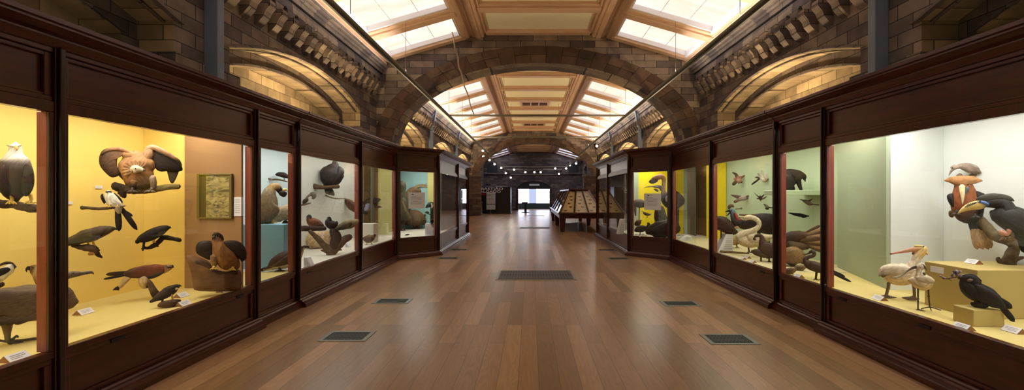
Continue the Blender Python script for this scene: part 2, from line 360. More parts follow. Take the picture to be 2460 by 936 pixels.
def hood(n, s, yc):
    xw = XR + s * HW; m = M()
    def band(a, zs, rise, w, d0, d1):
        c = arc_pts(yc, a, zs, rise, 28); o = arc_pts(yc, a + w, zs, rise + w * 0.95, 28)
        for k in range(28):
            p = [(xw + s * d, *q) for d in (d0, d1) for q in (c[k], c[k + 1], o[k + 1], o[k])]
            m.hexa(p)
    band(2.45, 3.85, 0.45, 0.07, -0.07, 0.02); band(2.53, 3.85, 0.46, 0.05, -0.04, 0.02); band(2.41, 3.82, 0.445, 0.03, 0.10, 0.14)
    band(2.24, 3.63, 0.42, 0.05, 0.44, 0.50)
    for e in (-1, 1):                      # impost ledge wrapping the jamb
        y = yc + e * 2.45
        for (z0, z1, d, t) in ((3.28, 3.42, .10, .09), (3.22, 3.28, .06, .05), (3.16, 3.22, .03, .02)):
            ya, yb = sorted((y - e * t, y + e * (0.28 if abs(d) else 0)))
            ya, yb = sorted((y - e * t, y + e * 0.38))
            xa, xb = sorted((xw - s * d, xw + s * 0.34)); m.box(xa, xb, ya, yb, z0, z1)
    struct('trim_%d' % n, m, STONE_D)
TN = [0]
def tn(): TN[0] += 1; return TN[0]
BAYS = [[-2.95, 2.95, 8.85], [15.75, 22.1, 28.4], [36.6]]
SPAN = [(YBACK, A1[0]), (A1[1], A2[0]), (A2[1], YEND)]
for s, nm in ((-1, 'left'), (1, 'right')):
    for i, (b, (y0, y1)) in enumerate(zip(BAYS, SPAN)):
        side_wall('wall_%s' % nm, s, b, y0, y1)
        for yc in b:
            if yc > 0: hood(tn(), s, yc)
        # eaves cornice and corbel table
        m = M(); xw = XR + s * HW
        for (z0, z1, d) in ((5.12, 5.2, .14), (5.2, 5.3, .2), (5.3, 5.36, .26), (5.36, 5.46, .34)):
            xa, xb = sorted((xw - s * d, xw + s * .02)); m.box(xa, xb, max(y0, 0), y1, z0, z1)
        struct('trim_%d' % tn(), m, STONE_D, bev=.015)
        cuts = {0: (6.25, y1 - .1), 1: (y0 + .2, y1 - .1), 2: (y0, y1)}[i]
        if i < 2:
            m = M(); y = cuts[0]
            while y + .36 < cuts[1]:
                pr = [(0, 4.86), (.26, 4.86), (.26, 4.76), (.19, 4.68), (.15, 4.58), (.06, 4.48), (0, 4.44)]
                m.prism([(xw - s * px_, y, z) for px_, z in pr], (0, .17, 0))
                ar = [(0, 4.86), (0, 5.12), (.36, 5.12), (.36, 4.86), (.33, 4.86)] + [(.255 - .095 * math.cos(PI - PI * k / 8) , 4.90 + .13 * math.sin(PI * k / 8)) for k in range(9)][::1]
                ar = [(0, 4.86), (0, 5.12), (.36, 5.12), (.36, 4.86)] + [(.265 + .085 * math.cos(PI * k / 8), 4.88 + .15 * math.sin(PI * k / 8)) for k in range(9)] + [(.18, 4.86)]
                m.prism([(xw - s * .16, y + py_, z) for py_, z in ar], (s * .16, 0, 0))
                y += .36
            struct('trim_%d' % tn(), m, STONE)
# iron columns against the walls
for s in (-1, 1):
    for y in (0.0, 5.95, 18.9, 25.3, 36.0):
        xw = XR + s * HW; m = M()
        xa, xb = sorted((xw - s * .0, xw - s * .2)); m.box(xa, xb, y - .06, y + .07, 0.0, 5.5)
        xa, xb = sorted((xw, xw - s * .24)); m.box(xa, xb, y - .1, y + .11, 4.66, 4.74); m.box(xa, xb, y - .1, y + .11, 4.42, 4.48)
        m.tube([(xw - s * .2, y, 4.74), (xw - s * .34, y, 5.4)], .05, 8)
        struct('column_%d' % tn(), m, IRON, bev=.012)
# ---------------------------------------------------------------- transverse arch walls
def arch_wall(name, y0, y1, a, b, zs, cx, full=True):
    m = M(); n = 40; top = 6.95; xl, xr = cx - 6.0, cx + 6.0
    P = [(cx - a * math.cos(PI * i / n), zs + b * math.sin(PI * i / n)) for i in range(n + 1)]
    def q(pts, y): m.add([(x, y, z) for x, z in pts], [tuple(range(len(pts)))])
    for y in (y0, y1):
        for i in range(n): q([P[i], P[i + 1], (P[i + 1][0], top), (P[i][0], top)], y)
        q([(xl, 0), (cx - a, 0), (cx - a, top), (xl, top)], y); q([(cx + a, 0), (xr, 0), (xr, top), (cx + a, top)], y)
    O = [(cx - a, 0)] + P + [(cx + a, 0)]
    for i in range(len(O) - 1):
        m.add([(O[i][0], y0, O[i][1]), (O[i + 1][0], y0, O[i + 1][1]), (O[i + 1][0], y1, O[i + 1][1]), (O[i][0], y1, O[i][1])], [(0, 1, 2, 3)])
    struct(name, m, STONE, recalc=False)
    v = M(); rr = random.Random(3)
    tones = [rgb(84, 68, 58), rgb(98, 78, 64), rgb(78, 64, 56), rgb(108, 86, 70), rgb(92, 70, 58)]
    nv = 31
    for k in range(nv):
        t0 = PI * (k + .012) / nv; t1 = PI * (k + .988) / nv
        pt = lambda t, o: (cx - (a + o) * math.cos(t), zs + (b + o * .9) * math.sin(t))
        parts = [(0, .56)] if k % 3 == 1 else [(0, .27), (.278, .56)]
        for o0, o1 in parts:
            col = rr.choice(tones)
            quad = []
            for t, o in ((t0, o0), ((t0 + t1) / 2, o0), (t1, o0), (t1, o1), ((t0 + t1) / 2, o1), (t0, o1)):
                x, z = pt(t, o); quad.append((x, y0 - .02, z))
            v.prism(quad, (0, .1, 0), 0, col)
    for sgn in (-1, 1):
        for k in range(9):
            z0 = zs - .34 * (k + 1) + .01
            if z0 < 0: break
            xa, xb = sorted((cx + sgn * a, cx + sgn * (a + .56))); v.box(xa, xb, y0 - .02, y0 + .05, z0, z0 + .33, 0, rr.choice(tones))
    struct('trim_%d' % tn(), v, VOUSS, bev=.012)
arch_wall('wall_arch_near', A1[0], A1[1], 4.4, 2.5, 3.04, .16)
arch_wall('wall_arch_far', A2[0], A2[1], 4.2, 2.45, 3.04, .25)
for s in (-1, 1):                               # stone piers at the second arch
    m = M(); xa, xb = sorted((.05 + s * 3.86, .05 + s * 4.8)); m.box(xa, xb, A2[0] - .3, A2[0] + .06, 0, 2.9); m.box(xa - .06, xb + .06, A2[0] - .36, A2[0] + .06, 2.9, 3.05)
    struct('column_%d' % tn(), m, STONE_D, bev=.02)
# ---------------------------------------------------------------- roof
WN = [0]
def wn(): WN[0] += 1; return WN[0]
DZ = [0.0]
def slope(s, f, off=0.0):                       # f: 0 at the flat, 1 at the eaves
    t = Vector((2.5, 0, -0.72)); nrm = Vector((0.72, 0, 2.5)).normalized()
    p = Vector((2.05, 0, 6.30)) + t * f + nrm * off
    return (XR + s * p.x, p.z + DZ[0])
def slope_box(m, s, f0, f1, o0, o1, y0, y1, mi=0):
    pts = []
    for o in (o0, o1):
        (xa, za), (xb, zb) = slope(s, f0, o), slope(s, f1, o)
        pts += [(xa, y0, za), (xb, y0, zb), (xb, y1, zb), (xa, y1, za)]
    m.hexa(pts, mi)
def roof(y0, y1, beams, grilles, dark=False):
    P_, PX_ = PINE, PINE_X; DZ[0] = z = -.62 if dark else 0.0
    c = M(); c.box(XR - 2.1, XR + 2.1, y0, y1, 6.47 + z, 6.56 + z); struct('ceiling', c, CREAM)
    m = M()
    for s in (-1, 1):
        for (xa, xb, za) in ((1.62, 1.98, 6.30), (1.54, 1.64, 6.36), (1.96, 2.1, 6.33), (1.72, 1.88, 6.27), (1.48, 1.56, 6.42)):
            a_, b_ = sorted((XR + s * xa, XR + s * xb)); m.box(a_, b_, y0, y1, za + z, 6.5 + z)
        slope_box(m, s, .0, .085, -.02, .2, y0, y1); slope_box(m, s, .935, 1.02, -.02, .2, y0, y1); slope_box(m, s, 1.0, 1.10, -.10, .2, y0, y1)
        slope_box(m, s, .955, .985, -.06, .05, y0, y1)
    struct('trim_%d' % tn(), m, P_, bev=.015)
    m = M()
    for yb in beams:
        w = .24
        m.box(XR - 1.6, XR + 1.6, yb - w, yb + w, 6.38 + z, 6.5 + z); m.box(XR - 1.6, XR + 1.6, yb - w * .6, yb + w * .6, 6.33 + z, 6.5 + z)
        for s in (-1, 1):
            slope_box(m, s, .05, .96, -.0, .22, yb - w * 1.05, yb + w * 1.05); slope_box(m, s, .05, .96, -.05, .1, yb - w * .55, yb + w * .55)
    for ye in (y0, y1):
        yy = (ye, ye + .22) if ye == y0 else (ye - .22, ye)
        m.box(XR - 1.6, XR + 1.6, yy[0], yy[1], 6.36 + z, 6.5 + z)
        for s in (-1, 1): slope_box(m, s, .05, .96, -.03, .22, yy[0], yy[1])
    struct('trim_%d' % tn(), m, PX_, bev=.015)
    yy = [y0] + list(beams) + [y1]
    for i in range(len(yy) - 1):
        a = yy[i] + (.25 if i else .22); b = yy[i + 1] - (.25 if i < len(yy) - 2 else .22)
        if b - a < .25: continue
        for s in (-1, 1):
            g = M()
            (xa, za), (xb, zb) = slope(s, .08, .17), slope(s, .94, .17)
            slope_box(g, s, .08, .94, .17, .19, a, b)
            w = struct('window_%d' % wn(), g, SKYF if dark else SKYM)
            fr = M(); t = .055
            slope_box(fr, s, .085, .105, .04, .165, a, b); slope_box(fr, s, .905, .935, .0, .165, a, b)
            slope_box(fr, s, .085, .935, .04, .165, a, a + t); slope_box(fr, s, .085, .935, .04, .165, b - t, b)
            for k in (.38, .66): slope_box(fr, s, k, k + .004, .15, .168, a, b)
            fo = fr.build('window_frame', WHITEPAINT, w)
    for yc in grilles:
        t = thing('ceiling_vent', 'brown wooden slatted vent set in a cream ceiling panel, %s' % {0: 'nearest of three', 1: 'second of three', 2: 'farthest of three'}[grilles.index(yc)], 'ceiling vent', (XR, yc, 6.47), 'vents in the ceiling panels')
        f = M(); hx, hy = .78, .52
        f.box(XR - hx, XR + hx, yc - hy, yc - hy + .1, 6.40, 6.469); f.box(XR - hx, XR + hx, yc + hy - .1, yc + hy, 6.40, 6.469)
        f.box(XR - hx, XR - hx + .12, yc - hy + .1, yc + hy - .1, 6.40, 6.469); f.box(XR + hx - .12, XR + hx, yc - hy + .1, yc + hy - .1, 6.40, 6.469)
        for k in (-.22, .22): f.box(XR + k - .035, XR + k + .035, yc - hy + .1, yc + hy - .1, 6.41, 6.469)
        f.build('frame', PINE_X, t, (XR, yc, 6.47), bev=.008)
        b = M(); b.box(XR - hx + .1, XR + hx - .1, yc - hy + .08, yc + hy - .08, 6.455, 6.469); b.build('backing', DARKIRON, t, (XR, yc, 6.47))
        for k in range(3):
            sl = M(); y = yc - hy + .22 + k * .3
            sl.box(XR - hx + .12, XR + hx - .12, y - .045, y + .045, 6.425, 6.45); sl.build('slat', PINE_D, t, (XR, yc, 6.47))
roof(YBACK, A1[0], [-2.45, -.25, 1.95, 4.15, 6.35, 8.55, 10.75], [])
roof(A1[1], A2[0], [14.6, 16.8, 19.0, 21.2, 23.4, 25.6, 27.8, 30.0], [15.7, 22.3, 28.9])
roof(A2[1], YEND, [34.2, 36.0, 37.8, 39.6], [], True)
m = M(); m.box(-6.2, 6.4, YBACK, YEND, 7.0, 7.1); struct('ceiling', m, DARKB)
m = M(); m.box(-6.2, 6.4, YBACK - .1, YBACK, 0, 7.0); struct('wall_back', m, STONE_D)
# ---------------------------------------------------------------- end wall and doorway
DX = .24
m = M()
for (xa, xb, z0, z1) in ((-6.2, DX - 1.75, 0, 7), (DX + 1.75, 6.4, 0, 7), (DX - 1.75, DX + 1.75, 2.2, 7)):
    m.box(xa, xb, YEND, YEND + .35, z0, z1)
struct('wall_end', m, STONE_D)
m = M()
ring = [(DX + 2.05 * math.cos(PI * k / 20), 1.95 + 1.1 * math.sin(PI * k / 20)) for k in range(21)]
for k in range(20):
    (xa, za), (xb, zb) = ring[k], ring[k + 1]
    ia, ja = DX + (xa - DX) * .86, 1.95 + (za - 1.95) * .84; ib, jb = DX + (xb - DX) * .86, 1.95 + (zb - 1.95) * .84
    m.hexa([(ia, YEND - .12, ja), (xa, YEND - .12, za), (xa, YEND, za), (ia, YEND, ja), (ib, YEND - .12, jb), (xb, YEND - .12, zb), (xb, YEND, zb), (ib, YEND, jb)])
for s in (-1, 1):
    xa, xb = sorted((DX + s * 1.75, DX + s * 2.05)); m.box(xa, xb, YEND - .12, YEND, 0, 1.97)
struct('trim_%d' % tn(), m, STONE_D)
m = M(); pts = [(DX + 1.75 * math.cos(PI * k / 20), YEND - .04, 2.16 + .72 * math.sin(PI * k / 20)) for k in range(21)]
m.prism(pts, (0, .03, 0)); struct('trim_%d' % tn(), m, DARKIRON)
dr = struct('door_1', (lambda q: (q.box(DX - 1.75, DX - 1.62, YEND - .02, YEND + .3, 0, 2.2), q.box(DX + 1.62, DX + 1.75, YEND - .02, YEND + .3, 0, 2.2), q.box(DX - 1.75, DX + 1.75, YEND - .02, YEND + .3, 2.12, 2.2), q)[-1])(M()), MAHOG)
for s in (-1, 1):                              # door leaves folded back
    q = M(); xa, xb = sorted((DX + s * 1.60, DX + s * 1.52)); q.box(xa, xb, YEND - 1.0, YEND - .02, .02, .5); q.box(xa, xb, YEND - 1.0, YEND - .9, .5, 2.1); q.box(xa, xb, YEND - .12, YEND - .02, .5, 2.1)
    q.box(xa, xb, YEND - 1.0, YEND - .02, 1.95, 2.1); q.box(xa, xb, YEND - 1.0, YEND - .02, 1.1, 1.2); q.build('door_leaf', MAHOG, dr, (0, 0, 0))
# room beyond
m = M(); m.box(DX - 3.2, DX + 3.2, 45.0, 45.1, 0, .62)
struct('wall_beyond', m, paint('teal_dado', 48, 62, 64))
m = M(); m.box(DX - 3.4, DX - 3.2, YEND + .35, 45.1, 0, 3.0); m.box(DX + 3.2, DX + 3.4, YEND + .35, 45.1, 0, 3); m.box(DX - 3.4, DX + 3.4, YEND + .35, 45.1, 3, 3.1)
struct('wall_vestibule', m, PALEW)
for xa, xb in ((DX - 3.0, DX - .5), (DX + .3, DX + 3.0)):
    m = M(); m.box(xa, xb, 45.12, 45.14, .6, 3.0); struct('window_%d' % wn(), m, emit('daylight_window', rgb(226, 232, 255), 5.5))
m = M(); m.box(DX - .5, DX + .3, 45.12, 45.14, .6, 3.0); struct('window_%d' % wn(), m, emit('daylight_window_dim', rgb(196, 208, 246), 1.0))
# gallery string course, exit sign, small side doors on end wall
m = M(); m.box(-5.2, 5.4, YEND - .2, YEND, 3.55, 3.68); struct('trim_%d' % tn(), m, STONE_D)
t = thing('exit_sign', 'small white sign above the far bright doorway', 'sign', (DX + .05, YEND - .06, 2.5))
q = M(); q.box(DX - .45, DX + .55, YEND - .09, YEND - .05, 2.42, 2.6); q.build('sign_plate', CARD, t, t.location, bev=.01)
for s in (-1, 1):                              # shallow round headed niches either side on end wall
    xc = .15 + s * 4.0; m = M()
    ring = [(xc + .5 * math.cos(PI * k / 14), 4.2 + .55 * math.sin(PI * k / 14)) for k in range(15)] + [(xc - .5, 3.7), (xc + .5, 3.7)]
    m.prism([(x, YEND - .02, z) for x, z in ring], (0, .04, 0)); struct('trim_%d' % tn(), m, DARKIRON)
# ================================================================ DISPLAY CASES
def sweep(m, poly, prof, s, mi=0):
    """profile [(outward, z)] along a 2-D polyline (x, y), mitred; outward = toward the aisle"""
    n = len(poly); rings = []
    for i, p in enumerate(poly):
        def nr(a, b):
            d = Vector((b[0] - a[0], b[1] - a[1])).normalized(); return Vector((-d.y, d.x))
        if i == 0: nn = nr(poly[0], poly[1]); k = 1
        elif i == n - 1: nn = nr(poly[-2], poly[-1]); k = 1
        else:
            n1, n2 = nr(poly[i - 1], p), nr(p, poly[i + 1]); nn = (n1 + n2).normalized(); k = 1 / max(.3, nn.dot(n1))
        rings.append([(s * (p[0] + nn.x * o * k), p[1] + nn.y * o * k, z) for o, z in prof])
    q = len(prof); vs = [v for r in rings for v in r]; fs = []
    for i in range(n - 1):
        for j in range(q):
            j2 = (j + 1) % q; fs.append((i * q + j, i * q + j2, (i + 1) * q + j2, (i + 1) * q + j))
    fs.append(tuple(range(q))[::-1]); fs.append(tuple((n - 1) * q + j for j in range(q)))
    m.add(vs, fs, mi)
CORN = [(-.3, 2.61), (.015, 2.61), (.03, 2.635), (.045, 2.65), (.055, 2.66), (.055, 2.672), (.09, 2.685), (.125, 2.705), (.145, 2.715), (.145, 2.73), (.165, 2.735), (.165, 2.765), (-.3, 2.765)]
PLIN = [(-.14, 0), (.115, 0), (.115, .05), (.10, .056), (.095, .072), (.07, .08), (.06, .098), (.04, .104), (.03, .118), (-.14, .118)]
def case(s, label, poly, glazed=None, posts=None, latch=(), plinth_in=0.0, thin=()):
    loc = (s * (poly[0][0] + .5), poly[0][1] + .3, 0)
    t = thing('display_case', label, 'display case', loc, 'long mahogany display cases')
    m = M(); sweep(m, poly, CORN, s); m.build('cornice', MAHOG_X, t, loc)
    m = M(); sweep(m, poly, [(o - (plinth_in if o > 0 else 0), z) for o, z in PLIN], s); m.build('plinth', MAHOG_X, t, loc)
    for i in range(len(poly) - 1):
        a, b = Vector(poly[i]), Vector(poly[i + 1]); d = (b - a); Ln = d.length; d.normalize(); nn = Vector((-d.y, d.x))
        def fr(u, w, z, a=a, d=d, nn=nn): 
            p = a + d * u + nn * w; return (s * p.x, p.y, z)
        e0 = .03 if i in thin else .045; e1 = .03 if i + 1 in thin else .045; st = .04
        if glazed and glazed[i]: st, = glazed[i]
        # lower panel
        m = M(); m.fbox(fr, e0, Ln - e1, -.07, -.03, .118, .50); m.fbox(fr, e0, Ln - e1, -.03, -.006, .43, .475); m.fbox(fr, e0, Ln - e1, -.03, -.006, .118, .15)
        m.fbox(fr, e0, e0 + .05, -.03, -.006, .15, .43); m.fbox(fr, Ln - e1 - .05, Ln - e1, -.03, -.006, .15, .43)
        lp = m.build('lower_panel', MAHOG_X, t, loc, bev=.006)
        # header panel with its moulding
        m = M(); m.fbox(fr, e0, Ln - e1, -.08, -.04, 2.24, 2.62); m.fbox(fr, e0, Ln - e1, -.04, .0, 2.575, 2.62); m.fbox(fr, e0, Ln - e1, -.04, -.005, 2.24, 2.275)
        m.fbox(fr, e0, Ln - e1, -.04, -.016, 2.545, 2.575); m.fbox(fr, e0, Ln - e1, -.04, -.02, 2.275, 2.295)
        m.fbox(fr, e0, e0 + .045, -.04, -.012, 2.275, 2.575); m.fbox(fr, Ln - e1 - .045, Ln - e1, -.04, -.012, 2.275, 2.575)
        m.build('header_panel', MAHOG_X, t, loc, bev=.006)
        # glazed door frame and its pane
        g0, g1 = e0 + (.03 if i in thin else st), Ln - e1 - (.03 if i + 1 in thin else st)
        m = M(); m.fbox(fr, e0, Ln - e1, -.06, .005, 2.165, 2.24); m.fbox(fr, e0, Ln - e1, -.06, .005, .47, .52)
        m.fbox(fr, e0, g0, -.014, .005, .52, 2.165, 0); m.fbox(fr, g1, Ln - e1, -.014, .005, .52, 2.165, 0)
        m.fbox(fr, e0, g0, -.085, -.014, .52, 2.165, 1); m.fbox(fr, g1, Ln - e1, -.085, -.014, .52, 2.165, 1)
        df = m.build('door_frame', [MAHOG, REVEAL_LIT], t, loc, bev=.005)
        for u in latch:
            if i in u:
                uu = u[i] if u[i] >= 0 else Ln + u[i]
                q = M(); q.fbox(fr, uu - .055, uu + .055, -.004, .003, .432, .462); q.fbox(fr, uu - .035, uu + .035, .003, .006, .441, .453, 0)
                q.build('latch', [DARKIRON, STEEL], lp, loc, bev=.003)
        m = M(); m.fbox(fr, g0 + .002, g1 - .002, -.014, -.008, .522, 2.163); m.build('glass_pane', GLASS, t, loc)
    for i, p in enumerate(poly):
        if posts and not posts[i]: continue
        m = M()
        if i == 0: d = Vector(poly[1]) - Vector(p)
        elif i == len(poly) - 1: d = Vector(p) - Vector(poly[-2])
        else: d = (Vector(p) - Vector(poly[i - 1])).normalized() + (Vector(poly[i + 1]) - Vector(p)).normalized()
        d.normalize(); nn = Vector((-d.y, d.x)); a = Vector(p)
        def fr(u, w, z): 
            q = a + d * u + nn * w; return (s * q.x, q.y, z)
        u0, u1 = (-.032, .032) if i in thin else (-.05, .05)
        if i == 0: u0 = -.005
        if i == len(poly) - 1: u1 = .005
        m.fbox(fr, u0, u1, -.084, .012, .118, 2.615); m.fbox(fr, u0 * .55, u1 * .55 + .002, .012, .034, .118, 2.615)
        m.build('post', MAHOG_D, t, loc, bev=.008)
    return t, loc
def slab(t, loc, name, mat, s, x0, x1, y0, y1, z0, z1):
    m = M(); xa, xb = sorted((s * x0, s * x1)); m.box(xa, xb, y0, y1, z0, z1); return m.build(name, mat, t, loc)
def panel(t, loc, name, mat, s, a, b, z0=.5, z1=2.48, th=.03):
    d = Vector((b[0] - a[0], b[1] - a[1])).normalized(); n = Vector((-d.y, d.x)) * th
    m = M(); P = [(s * a[0], a[1]), (s * b[0], b[1]), (s * (b[0] + n.x), b[1] + n.y), (s * (a[0] + n.x), a[1] + n.y)]
    m.hexa([(x, y, z0) for x, y in P] + [(x, y, z1) for x, y in P]); return m.build(name, mat, t, loc)
XG = 3.36; XB = 4.62
CASES = {}
def shell(t, loc, s, y0, y1, floor_mat, back_mat, xf=3.43, xb=XB):
    slab(t, loc, 'case_floor', floor_mat, s, xf, xb, y0, y1, .44, .5)
    slab(t, loc, 'case_roof', PALEW, s, xf + .15, xb, y0, y1, 2.55, 2.60)
    if back_mat: slab(t, loc, 'back_panel', back_mat, s, xb - .02, xb, y0, y1, .5, 2.55)
# ---- left
t, loc = case(-1, 'near left mahogany case with a yellow interior of birds of prey', [(XG, -3.2), (XG, .55), (XG, 2.90), (XG, 5.0)], None, None, ({1: -.42, 2: .42}, {2: -.28}), thin=(2,))
shell(t, loc, -1, -3.2, 4.98, CREAMF, YELLOW); CASES['L0'] = (t, loc)
panel(t, loc, 'partition', YELLOW, -1, (4.6, 4.9), (4.10, 4.93)); panel(t, loc, 'brown_panel', BROWNP, -1, (4.12, 4.90), (3.455, 4.90))
t, loc = case(-1, 'narrow recessed case unit on the left with a pale blue interior', [(XG + .008, 5.0), (XG + .008, 5.88)], None, [0, 0], (), .05)
shell(t, loc, -1, 5.0, 5.88, CREAMF, SKYBLUE); CASES['L1'] = (t, loc)
t, loc = case(-1, 'left mahogany case with a misty white interior of game birds', [(XG, 5.88), (XG, 8.05), (XG, 10.2)], None, None, ({0: .3},))
shell(t, loc, -1, 5.9, 10.3, WHITEF, SKYBLUE); slab(t, loc, 'back_panel', MISTY, -1, 4.60, 4.62, 10.3, 11.3, .5, 2.55); CASES['L2'] = (t, loc)
panel(t, loc, 'partition', MISTY, -1, (4.595, 8.05), (4.55, 11.0)); panel(t, loc, 'olive_partition', OLIVE, -1, (4.6, 11.32), (4.18, 11.32)); panel(t, loc, 'lime_partition', LIME, -1, (4.2, 11.30), (3.70, 11.30))
t, loc = case(-1, 'far left mahogany case projecting into the hall, turquoise interior', [(XG, 10.2), (2.50, 10.98), (2.50, 13.9), (2.50, 16.1), (4.3, 16.1)], [(.06,), None, None, None], None)
slab(t, loc, 'case_floor', WHITEF, -1, 2.56, 4.3, 11.05, 16.05, .44, .5); slab(t, loc, 'case_floor', WHITEF, -1, 3.45, 4.62, 10.3, 11.05, .44, .5); slab(t, loc, 'case_floor', WHITEF, -1, 4.3, 4.62, 11.05, 11.4, .44, .5); slab(t, loc, 'case_roof', PALEW, -1, 3.45, 4.62, 10.3, 11.1, 2.55, 2.6); slab(t, loc, 'case_roof', PALEW, -1, 2.7, 4.3, 11.1, 16.0, 2.55, 2.6)
panel(t, loc, 'turquoise_partition', TURQ, -1, (4.27, 13.4), (3.30, 13.4)); panel(t, loc, 'lime_partition', LIME, -1, (3.36, 13.3), (3.02, 13.3), 1.35); panel(t, loc, 'dim_partition', DARKB, -1, (2.8, 12.6), (2.8, 16.0)); slab(t, loc, 'back_panel', DARKB, -1, 4.28, 4.3, 11, 16.05, .5, 2.55)
m = M(); m.prism([(-3.46, 10.30, .44), (-2.66, 11.03, .44), (-2.66, 11.06, .44), (-3.46, 11.06, .44)], (0, 0, .06)); m.build('case_floor', WHITEF, t, loc)
CASES['L3'] = (t, loc)
# ---- right
t, loc = case(1, 'near right mahogany case with white interior of pelican and hornbills', [(XG, -3.2), (XG, .55), (XG, 2.75), (XG, 4.88)], None, None, ({2: -.3}, {2: -1.25}), thin=(3,))
shell(t, loc, 1, -3.2, 4.97, CREAMF, None); slab(t, loc, 'back_panel', PALEW, 1, 4.64, 4.66, -3.2, 4.8, .5, 2.55); CASES['R0'] = (t, loc)
panel(t, loc, 'white_panel', PALEW, 1, (4.64, 4.78), (4.075, 4.82)); panel(t, loc, 'sage_panel', SAGE, 1, (4.08, 4.815), (4.57, 6.25))
t, loc = case(1, 'narrow recessed case unit on the right with mint interior and shelf', [(XG + .008, 4.88), (XG + .008, 5.82)], None, [0, 0], (), .05, thin=(0,))
shell(t, loc, 1, 4.97, 5.82, CREAMF, None); CASES['R1'] = (t, loc)
t, loc = case(1, 'right mahogany case with a mint interior of swan and cassowary', [(XG, 5.82), (XG, 7.92), (XG, 10.15)], None, None, ({0: .35},))
shell(t, loc, 1, 5.84, 10.6, OFFWF, MINT, 3.43, 4.72); CASES['R2'] = (t, loc)
panel(t, loc, 'yellow_partition', YELLOW2, 1, (4.70, 10.15), (4.35, 10.45)); panel(t, loc, 'olive_partition', OLIVE, 1, (4.70, 10.62), (4.42, 11.62)); panel(t, loc, 'sage_partition', SAGE, 1, (4.46, 11.6), (4.18, 11.6)); panel(t, loc, 'yellow_partition', YELLOW2, 1, (4.2, 11.62), (3.82, 11.62)); slab(t, loc, 'case_floor', WHITEF, 1, 4.3, 4.72, 10.6, 11.65, .44, .5)
t, loc = case(1, 'far right mahogany case projecting into the hall, sulphur yellow interior', [(XG, 10.15), (2.50, 10.92), (2.50, 13.9), (2.50, 16.1), (4.3, 16.1)], [(.06,), None, None, None], None)
slab(t, loc, 'case_floor', WHITEF, 1, 2.56, 4.3, 11.0, 16.05, .44, .5); slab(t, loc, 'case_roof', PALEW, 1, 2.7, 4.3, 11.1, 16.0, 2.55, 2.6)
m = M(); m.prism([(3.46, 10.25, .44), (2.66, 10.97, .44), (2.66, 11.02, .44), (4.3, 11.02, .44), (4.3, 10.6, .44), (3.46, 10.6, .44)], (0, 0, .06)); m.build('case_floor', WHITEF, t, loc)
panel(t, loc, 'yellow_partition', YELLOW2, 1, (4.27, 13.0), (3.22, 13.0)); panel(t, loc, 'sage_partition', SAGE, 1, (3.26, 12.9), (2.95, 12.9)); panel(t, loc, 'dim_partition', DARKB, 1, (2.8, 12.6), (2.8, 16.0)); slab(t, loc, 'back_panel', DARKB, 1, 4.28, 4.3, 11, 16.05, .5, 2.55)
CASES['R3'] = (t, loc)

m = M(); m.lathe((XG - .004, 4.84, .545), [(.016, -.004), (.016, .006), (.010, .010)], 12, axis=Matrix.Rotation(-PI / 2, 3, 'Y')); m.build('lock', STEEL, CASES['R0'][0], CASES['R0'][1])
# ================================================================ MOUNTED BIRDS
def cat_rom(P, n):
    """Catmull-Rom through tuples; n samples per span"""
    out = []
    for i in range(len(P) - 1):
        p0, p1, p2, p3 = P[max(i - 1, 0)], P[i], P[i + 1], P[min(i + 2, len(P) - 1)]
        for k in range(n):
            t = k / n
            out.append(tuple(0.5 * ((2 * b) + (-a + c) * t + (2 * a - 5 * b + 4 * c - d) * t * t + (-a + 3 * b - 3 * c + d) * t ** 3) for a, b, c, d in zip(p0, p1, p2, p3)))
    out.append(tuple(P[-1])); return out
def mixc(a, b, t): return tuple(x * (1 - t) + y * t for x, y in zip(a, b))
class Crop:
    def __init__(s, ox, oy, sc): s.ox, s.oy, s.sc = ox, oy, sc
    def px(s, x, y): return s.ox + x / s.sc, s.oy + y / s.sc
CA = Crop(220, 330, 6.242); CB = Crop(150, 440, 4.927); CC = Crop(230, 620, 6.242); CD = Crop(430, 400, 2.922)
CE = Crop(0, 320, 4.457); CF = Crop(0, 600, 3.6); CG = Crop(610, 380, 3.12); CH = Crop(725, 370, 3.3417)
CI = Crop(2240, 370, 3.343); CJ = Crop(2090, 570, 4.68); CK = Crop(2230, 610, 4.678); CL = Crop(1870, 380, 2.926)
CM = Crop(1715, 380, 6.24); CN = Crop(1715, 480, 5.2); CO = Crop(1510, 400, 4.255); CP = Crop(940, 390, 4.071)
